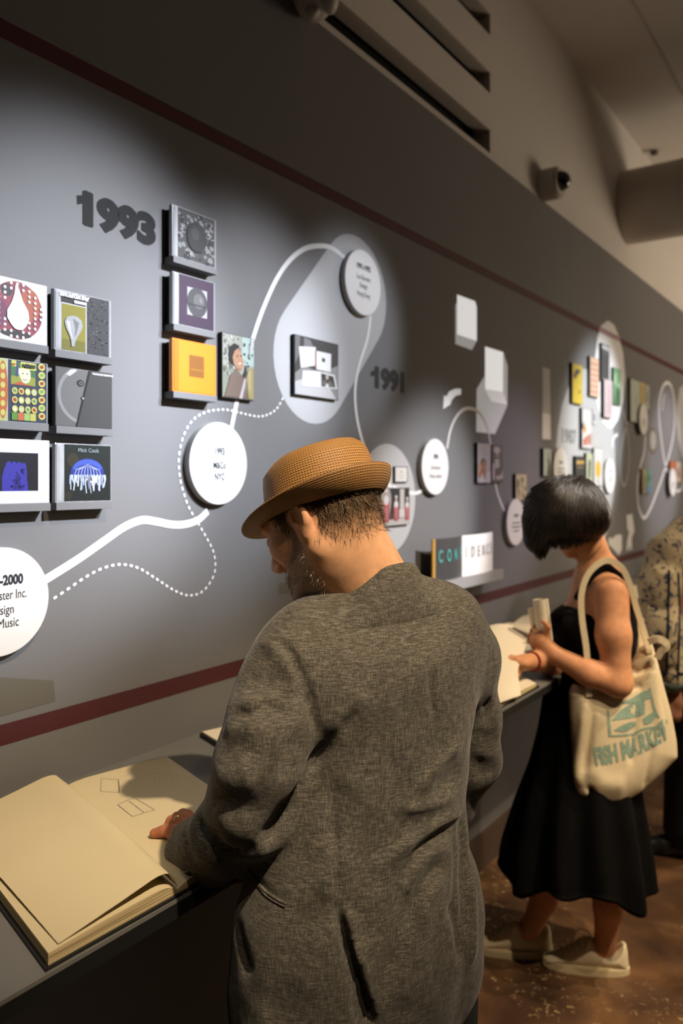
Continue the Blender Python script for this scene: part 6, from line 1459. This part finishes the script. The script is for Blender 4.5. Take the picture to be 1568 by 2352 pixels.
# print on the bag, laid on its surface
def on_bag(nm, polys, lift=.0012):
    Vv, Fv = [], []
    for pl in polys:
        ids = []
        for p in pl:
            h_, n_ = ray(TB, *p)
            if h_ is None: ids = []; break
            n_ = n_ if n_[1] < 0 else -n_; Vv.append(h_ + n_ * lift); ids.append(len(Vv) - 1)
        if len(ids) > 2: Fv.append(tuple(ids))
    return mesh_obj(nm, to_world(np.array(Vv)), Fv, M_TEAL, bag) if Fv else None
def quads(a, b, n):      # strip between two polylines
    A = [np.array(a[0]) + (np.array(a[-1]) - np.array(a[0])) * i / n for i in range(n + 1)] if len(a) == 2 else spline([np.array(q, float) for q in a], n); B = [np.array(b[0]) + (np.array(b[-1]) - np.array(b[0])) * i / n for i in range(n + 1)] if len(b) == 2 else spline([np.array(q, float) for q in b], n)
    return [[A[i], A[i + 1], B[i + 1], B[i]] for i in range(min(len(A), len(B)) - 1)]
on_bag('print_frame', quads([(1402, 1688), (1450, 1684), (1474, 1672), (1500, 1668)], [(1402, 1692), (1450, 1689), (1474, 1678), (1500, 1672)], 5))
on_bag('print_frame', quads([(1392, 1630), (1397, 1692)], [(1398, 1632), (1404, 1692)], 8))
on_bag('print_frame', quads([(1490, 1580), (1500, 1630), (1512, 1650)], [(1493, 1578), (1505, 1628), (1515, 1648)], 5))
on_bag('fish', quads([(1404, 1654), (1425, 1630), (1452, 1615), (1480, 1600)], [(1404, 1656), (1425, 1652), (1452, 1648), (1480, 1640)], 5))
on_bag('fish', quads([(1428, 1612), (1450, 1604), (1472, 1590), (1492, 1584)], [(1428, 1617), (1450, 1615), (1472, 1608), (1494, 1604)], 5))
on_bag('fish', quads([(1410, 1676), (1435, 1662), (1460, 1656)], [(1412, 1678), (1436, 1680), (1460, 1666)], 5))
on_bag('fish', quads([(1475, 1650), (1490, 1640), (1506, 1630)], [(1478, 1664), (1494, 1660), (1508, 1644)], 5))
on_bag('fish', quads([(1512, 1660), (1520, 1650)], [(1516, 1694), (1524, 1672)], 4))
def bag_text(body, px0, px1, bend, h_px, lean):
    Vt, Ft = text_mesh(body, 1.0, .05, 'LEFT'); a = np.array(Vt); w = a[:, 0].max() - a[:, 0].min(); a[:, 0] = (a[:, 0] - a[:, 0].min()) / w; a[:, 1] /= .72
    Vv = []
    for u, v in a:
        x = px0[0] + (px1[0] - px0[0]) * u + lean * v; y = px0[1] + (px1[1] - px0[1]) * u - bend * u * u - h_px * v
        h_, n_ = ray(TB, x, y)
        if h_ is None: h_ = C(x, y, 2.51); n_ = np.array([0, -1.0, 0])
        n_ = n_ if n_[1] < 0 else -n_; Vv.append(h_ + n_ * .0012)
    return mesh_obj('lettering', to_world(np.array(Vv)), Ft, M_TEAL, bag)
bag_text('FISH MARKET', (1368, 1757), (1536, 1736), 44, 40, -6)

# ---------------------------------------------------------------- the visitor in the patterned shirt at the right edge
vis = thing('person', 'person in blue patterned cream shirt and dark trousers at the right edge', 'person', tuple(to_world(C(1640, 1950, 3.55))[0][:2]) + (0.0,))
VH = Head(C(1650, 1105, 3.52), (-.80, .60), math.radians(25))
zv = 3.52
vf_ = Field(C(1440, 1700, 3.4) + [-.0, -.25, -1.1], C(1760, 1010, 3.7) + [.1, .3, .05], .007); vf_.lo
VH.build(vf_); vf_.capsule(VH.p(-.03, 0, -.05), C(1640, 1215, 3.54), .058, .065, .03)
vf_.capsule(C(1640, 1230, 3.54), C(1640, 1560, 3.54), .10, .11, .03); 
vh0 = C(1548, 1590, 3.36)
vf_.chain([C(1560, 1270, 3.40), C(1545, 1430, 3.36), C(1546, 1560, 3.36), vh0], [.045, .04, .032, .027], .02); vf_.ellipsoid(C(1549, 1614, 3.355), (.036, .032, .048), k=.015)
for q in ([(1536, 1622, 3.34), (1534, 1638, 3.335), (1540, 1648, 3.345)], [(1543, 1630, 3.335), (1543, 1646, 3.33), (1548, 1654, 3.34)], [(1551, 1632, 3.335), (1552, 1648, 3.33), (1555, 1656, 3.34)], [(1559, 1630, 3.34), (1560, 1643, 3.335), (1561, 1650, 3.345)], [(1534, 1605, 3.345), (1528, 1620, 3.34), (1532, 1632, 3.34)]): finger(vf_, [C(*w) for w in q], .0115, .009, .006)
for lx_ in (C(1585, 1640, 3.50), C(1680, 1640, 3.60)):
    vf_.chain([lx_, np.array([lx_[0], lx_[1], .09])], [.085, .045], .03)
V, Q = vf_.mesh(); V = relax(V, Q, 1); vb_ = mesh_obj('body', to_world(V), Q, M_SKIN, vis, smooth=True); vcol(vb_, paint_head(VH, V, (.42, .19, .11), (.05, .03, .02)))
vhf = Field(VH.c - .2, VH.c + .2, .006); vhf.ellipsoid(VH.p(-.03, 0, .045), (.105, .086, .098), VH.R, .01); vhf.ellipsoid(VH.p(.085, 0, -.03), (.07, .09, .085), VH.R, .01, 'sub')
V, Q = vhf.mesh(); mesh_obj('hair', to_world(V), Q, mat('brown_hair', (.06, .03, .014), .4, .4, vary=((80, 80, 10), .4)), vis, smooth=True)
def shirt_mat():
    m = bpy.data.materials.new('blue_patterned_cotton'); m.use_nodes = True; N = m.node_tree.nodes; L = m.node_tree.links; b = N['Principled BSDF']
    tc = N.new('ShaderNodeTexCoord')
    v = N.new('ShaderNodeTexVoronoi'); v.inputs['Scale'].default_value = 22; v.feature = 'F1'; L.new(tc.outputs['Object'], v.inputs['Vector'])
    n = N.new('ShaderNodeTexNoise'); n.inputs['Scale'].default_value = 30; n.inputs['Detail'].default_value = 3; n.inputs['Distortion'].default_value = 1.5; L.new(tc.outputs['Object'], n.inputs['Vector'])
    def ramp(f, st):
        r = N.new('ShaderNodeValToRGB'); L.new(f, r.inputs[0]); e = r.color_ramp.elements
        while len(e) < len(st): e.new(.5)
        for q, (p, c) in zip(e, st): q.position = p; q.color = c
        return r.outputs[0]
    base = srgb(216, 198, 160); mx = N.new('ShaderNodeMix'); mx.data_type = 'RGBA'; L.new(ramp(n.outputs['Fac'], [(.55, (0, 0, 0, 1)), (.60, (1, 1, 1, 1))]), mx.inputs['Factor']); mx.inputs['A'].default_value = base
    L.new(ramp(v.outputs['Color'], [(.2, srgb(40, 50, 84)), (.5, srgb(70, 84, 120)), (.75, srgb(90, 92, 100)), (.9, srgb(60, 110, 106))]), mx.inputs['B']); L.new(mx.outputs['Result'], b.inputs['Base Color']); b.inputs['Roughness'].default_value = .85
    return m
M_SHIRT = shirt_mat()
tf2 = Field(C(1440, 1640, 3.35) + [-.02, -.1, -.05], C(1760, 1150, 3.7) + [.1, .35, .05], .006)
def vring(y, xl, xr, Z, asp=.65, phi=PW_): return wring(y, xl, xr, Z, asp, phi)
tf2.loft([(lambda q: q)(vring(y, xl, xr, 3.54)) for y, xl, xr in ((1210, 1590, 1690), (1240, 1550, 1730), (1300, 1530, 1750), (1450, 1530, 1748), (1600, 1535, 1745))], k=0)
tf2.chain([C(1568, 1218, 3.46), C(1528, 1270, 3.40), C(1513, 1340, 3.37), C(1515, 1440, 3.35), C(1538, 1555, 3.35)], [.06, .072, .080, .082, .062], .04)
tf2.ellipsoid(C(1640, 1180, 3.54), (.075, .075, .075), k=.01, mode='sub')
V, Q = tf2.mesh(); V = relax(V, Q, 2); V = folds(V, Q, [([(1490, 1380), (1510, 1400), (1540, 1390)], -.01, .014), ([(1485, 1450), (1520, 1480), (1555, 1470)], .01, .016), ([(1500, 1520), (1530, 1540), (1560, 1530)], -.008, .014), ([(1500, 1300), (1520, 1320), (1550, 1310)], .008, .02)])
ST_B = bvh_of(V, Q); shirt = mesh_obj('shirt', to_world(V), Q, M_SHIRT, vis, smooth=True)
M_NAVY = mat('navy_band_print', srgb(36, 42, 66), .85)
for k_, ln in enumerate(([(1536, 1310), (1534, 1400), (1532, 1480), (1531, 1542)], [(1556, 1315), (1559, 1400), (1558, 1480), (1556, 1548)], [(1518, 1546), (1532, 1545), (1531, 1540)], [(1556, 1546), (1566, 1547), (1572, 1546)])):
    pts = draped(ln, ST_B, .0008)
    if len(pts) > 2: tube('navy_band', to_world(np.array(pts)), .0055, M_NAVY, shirt, 6)
v, f4 = tube_vf([C(1533, 1553, 3.35), C(1538, 1566, 3.35), C(1541, 1578, 3.352)], [.058, .060, .056], 20); mesh_obj('cuff', to_world(np.array(v)), f4, mat('teal_printed_cuff', srgb(130, 146, 136), .85, vary=[((50, 50, 50), .35)]), shirt, smooth=True)
tr = Field(C(1460, 1640, 3.5) + [-.1, -.25, -1.0], C(1740, 1540, 3.7) + [.15, .25, .05], .010)
for lx_ in (C(1585, 1640, 3.50), C(1680, 1640, 3.60)): tr.chain([lx_ + [0, 0, .06], np.array([lx_[0], lx_[1], .45]), np.array([lx_[0] - .02, lx_[1], .12])], [.13, .105, .095], .05)
V, Q = tr.mesh(); V = relax(V, Q, 2); mesh_obj('trousers', to_world(V), Q, mat('black_denim', (.014, .013, .013), .85), vis, smooth=True)
for lx_ in (C(1585, 1640, 3.50), C(1680, 1640, 3.60)):
    g = np.array([lx_[0] - .02, lx_[1], .04]); sf = Field(g + [-.3, -.15, -.045], g + [.2, .3, .08], .008); sf.chain([g + [.04, -.03, 0], g + FDV * .09, g + FDV * .17 + [0, 0, -.006]], [.042, .04, .034], .02)
    sf.g = np.maximum(sf.g, (.001 - sf.ax[2][None, None, :]) + 0 * sf.g).astype(np.float32); V, Q = sf.mesh(); mesh_obj('shoe', to_world(V), Q, mat('black_leather', (.012, .012, .012), .35, .5), vis, smooth=True)
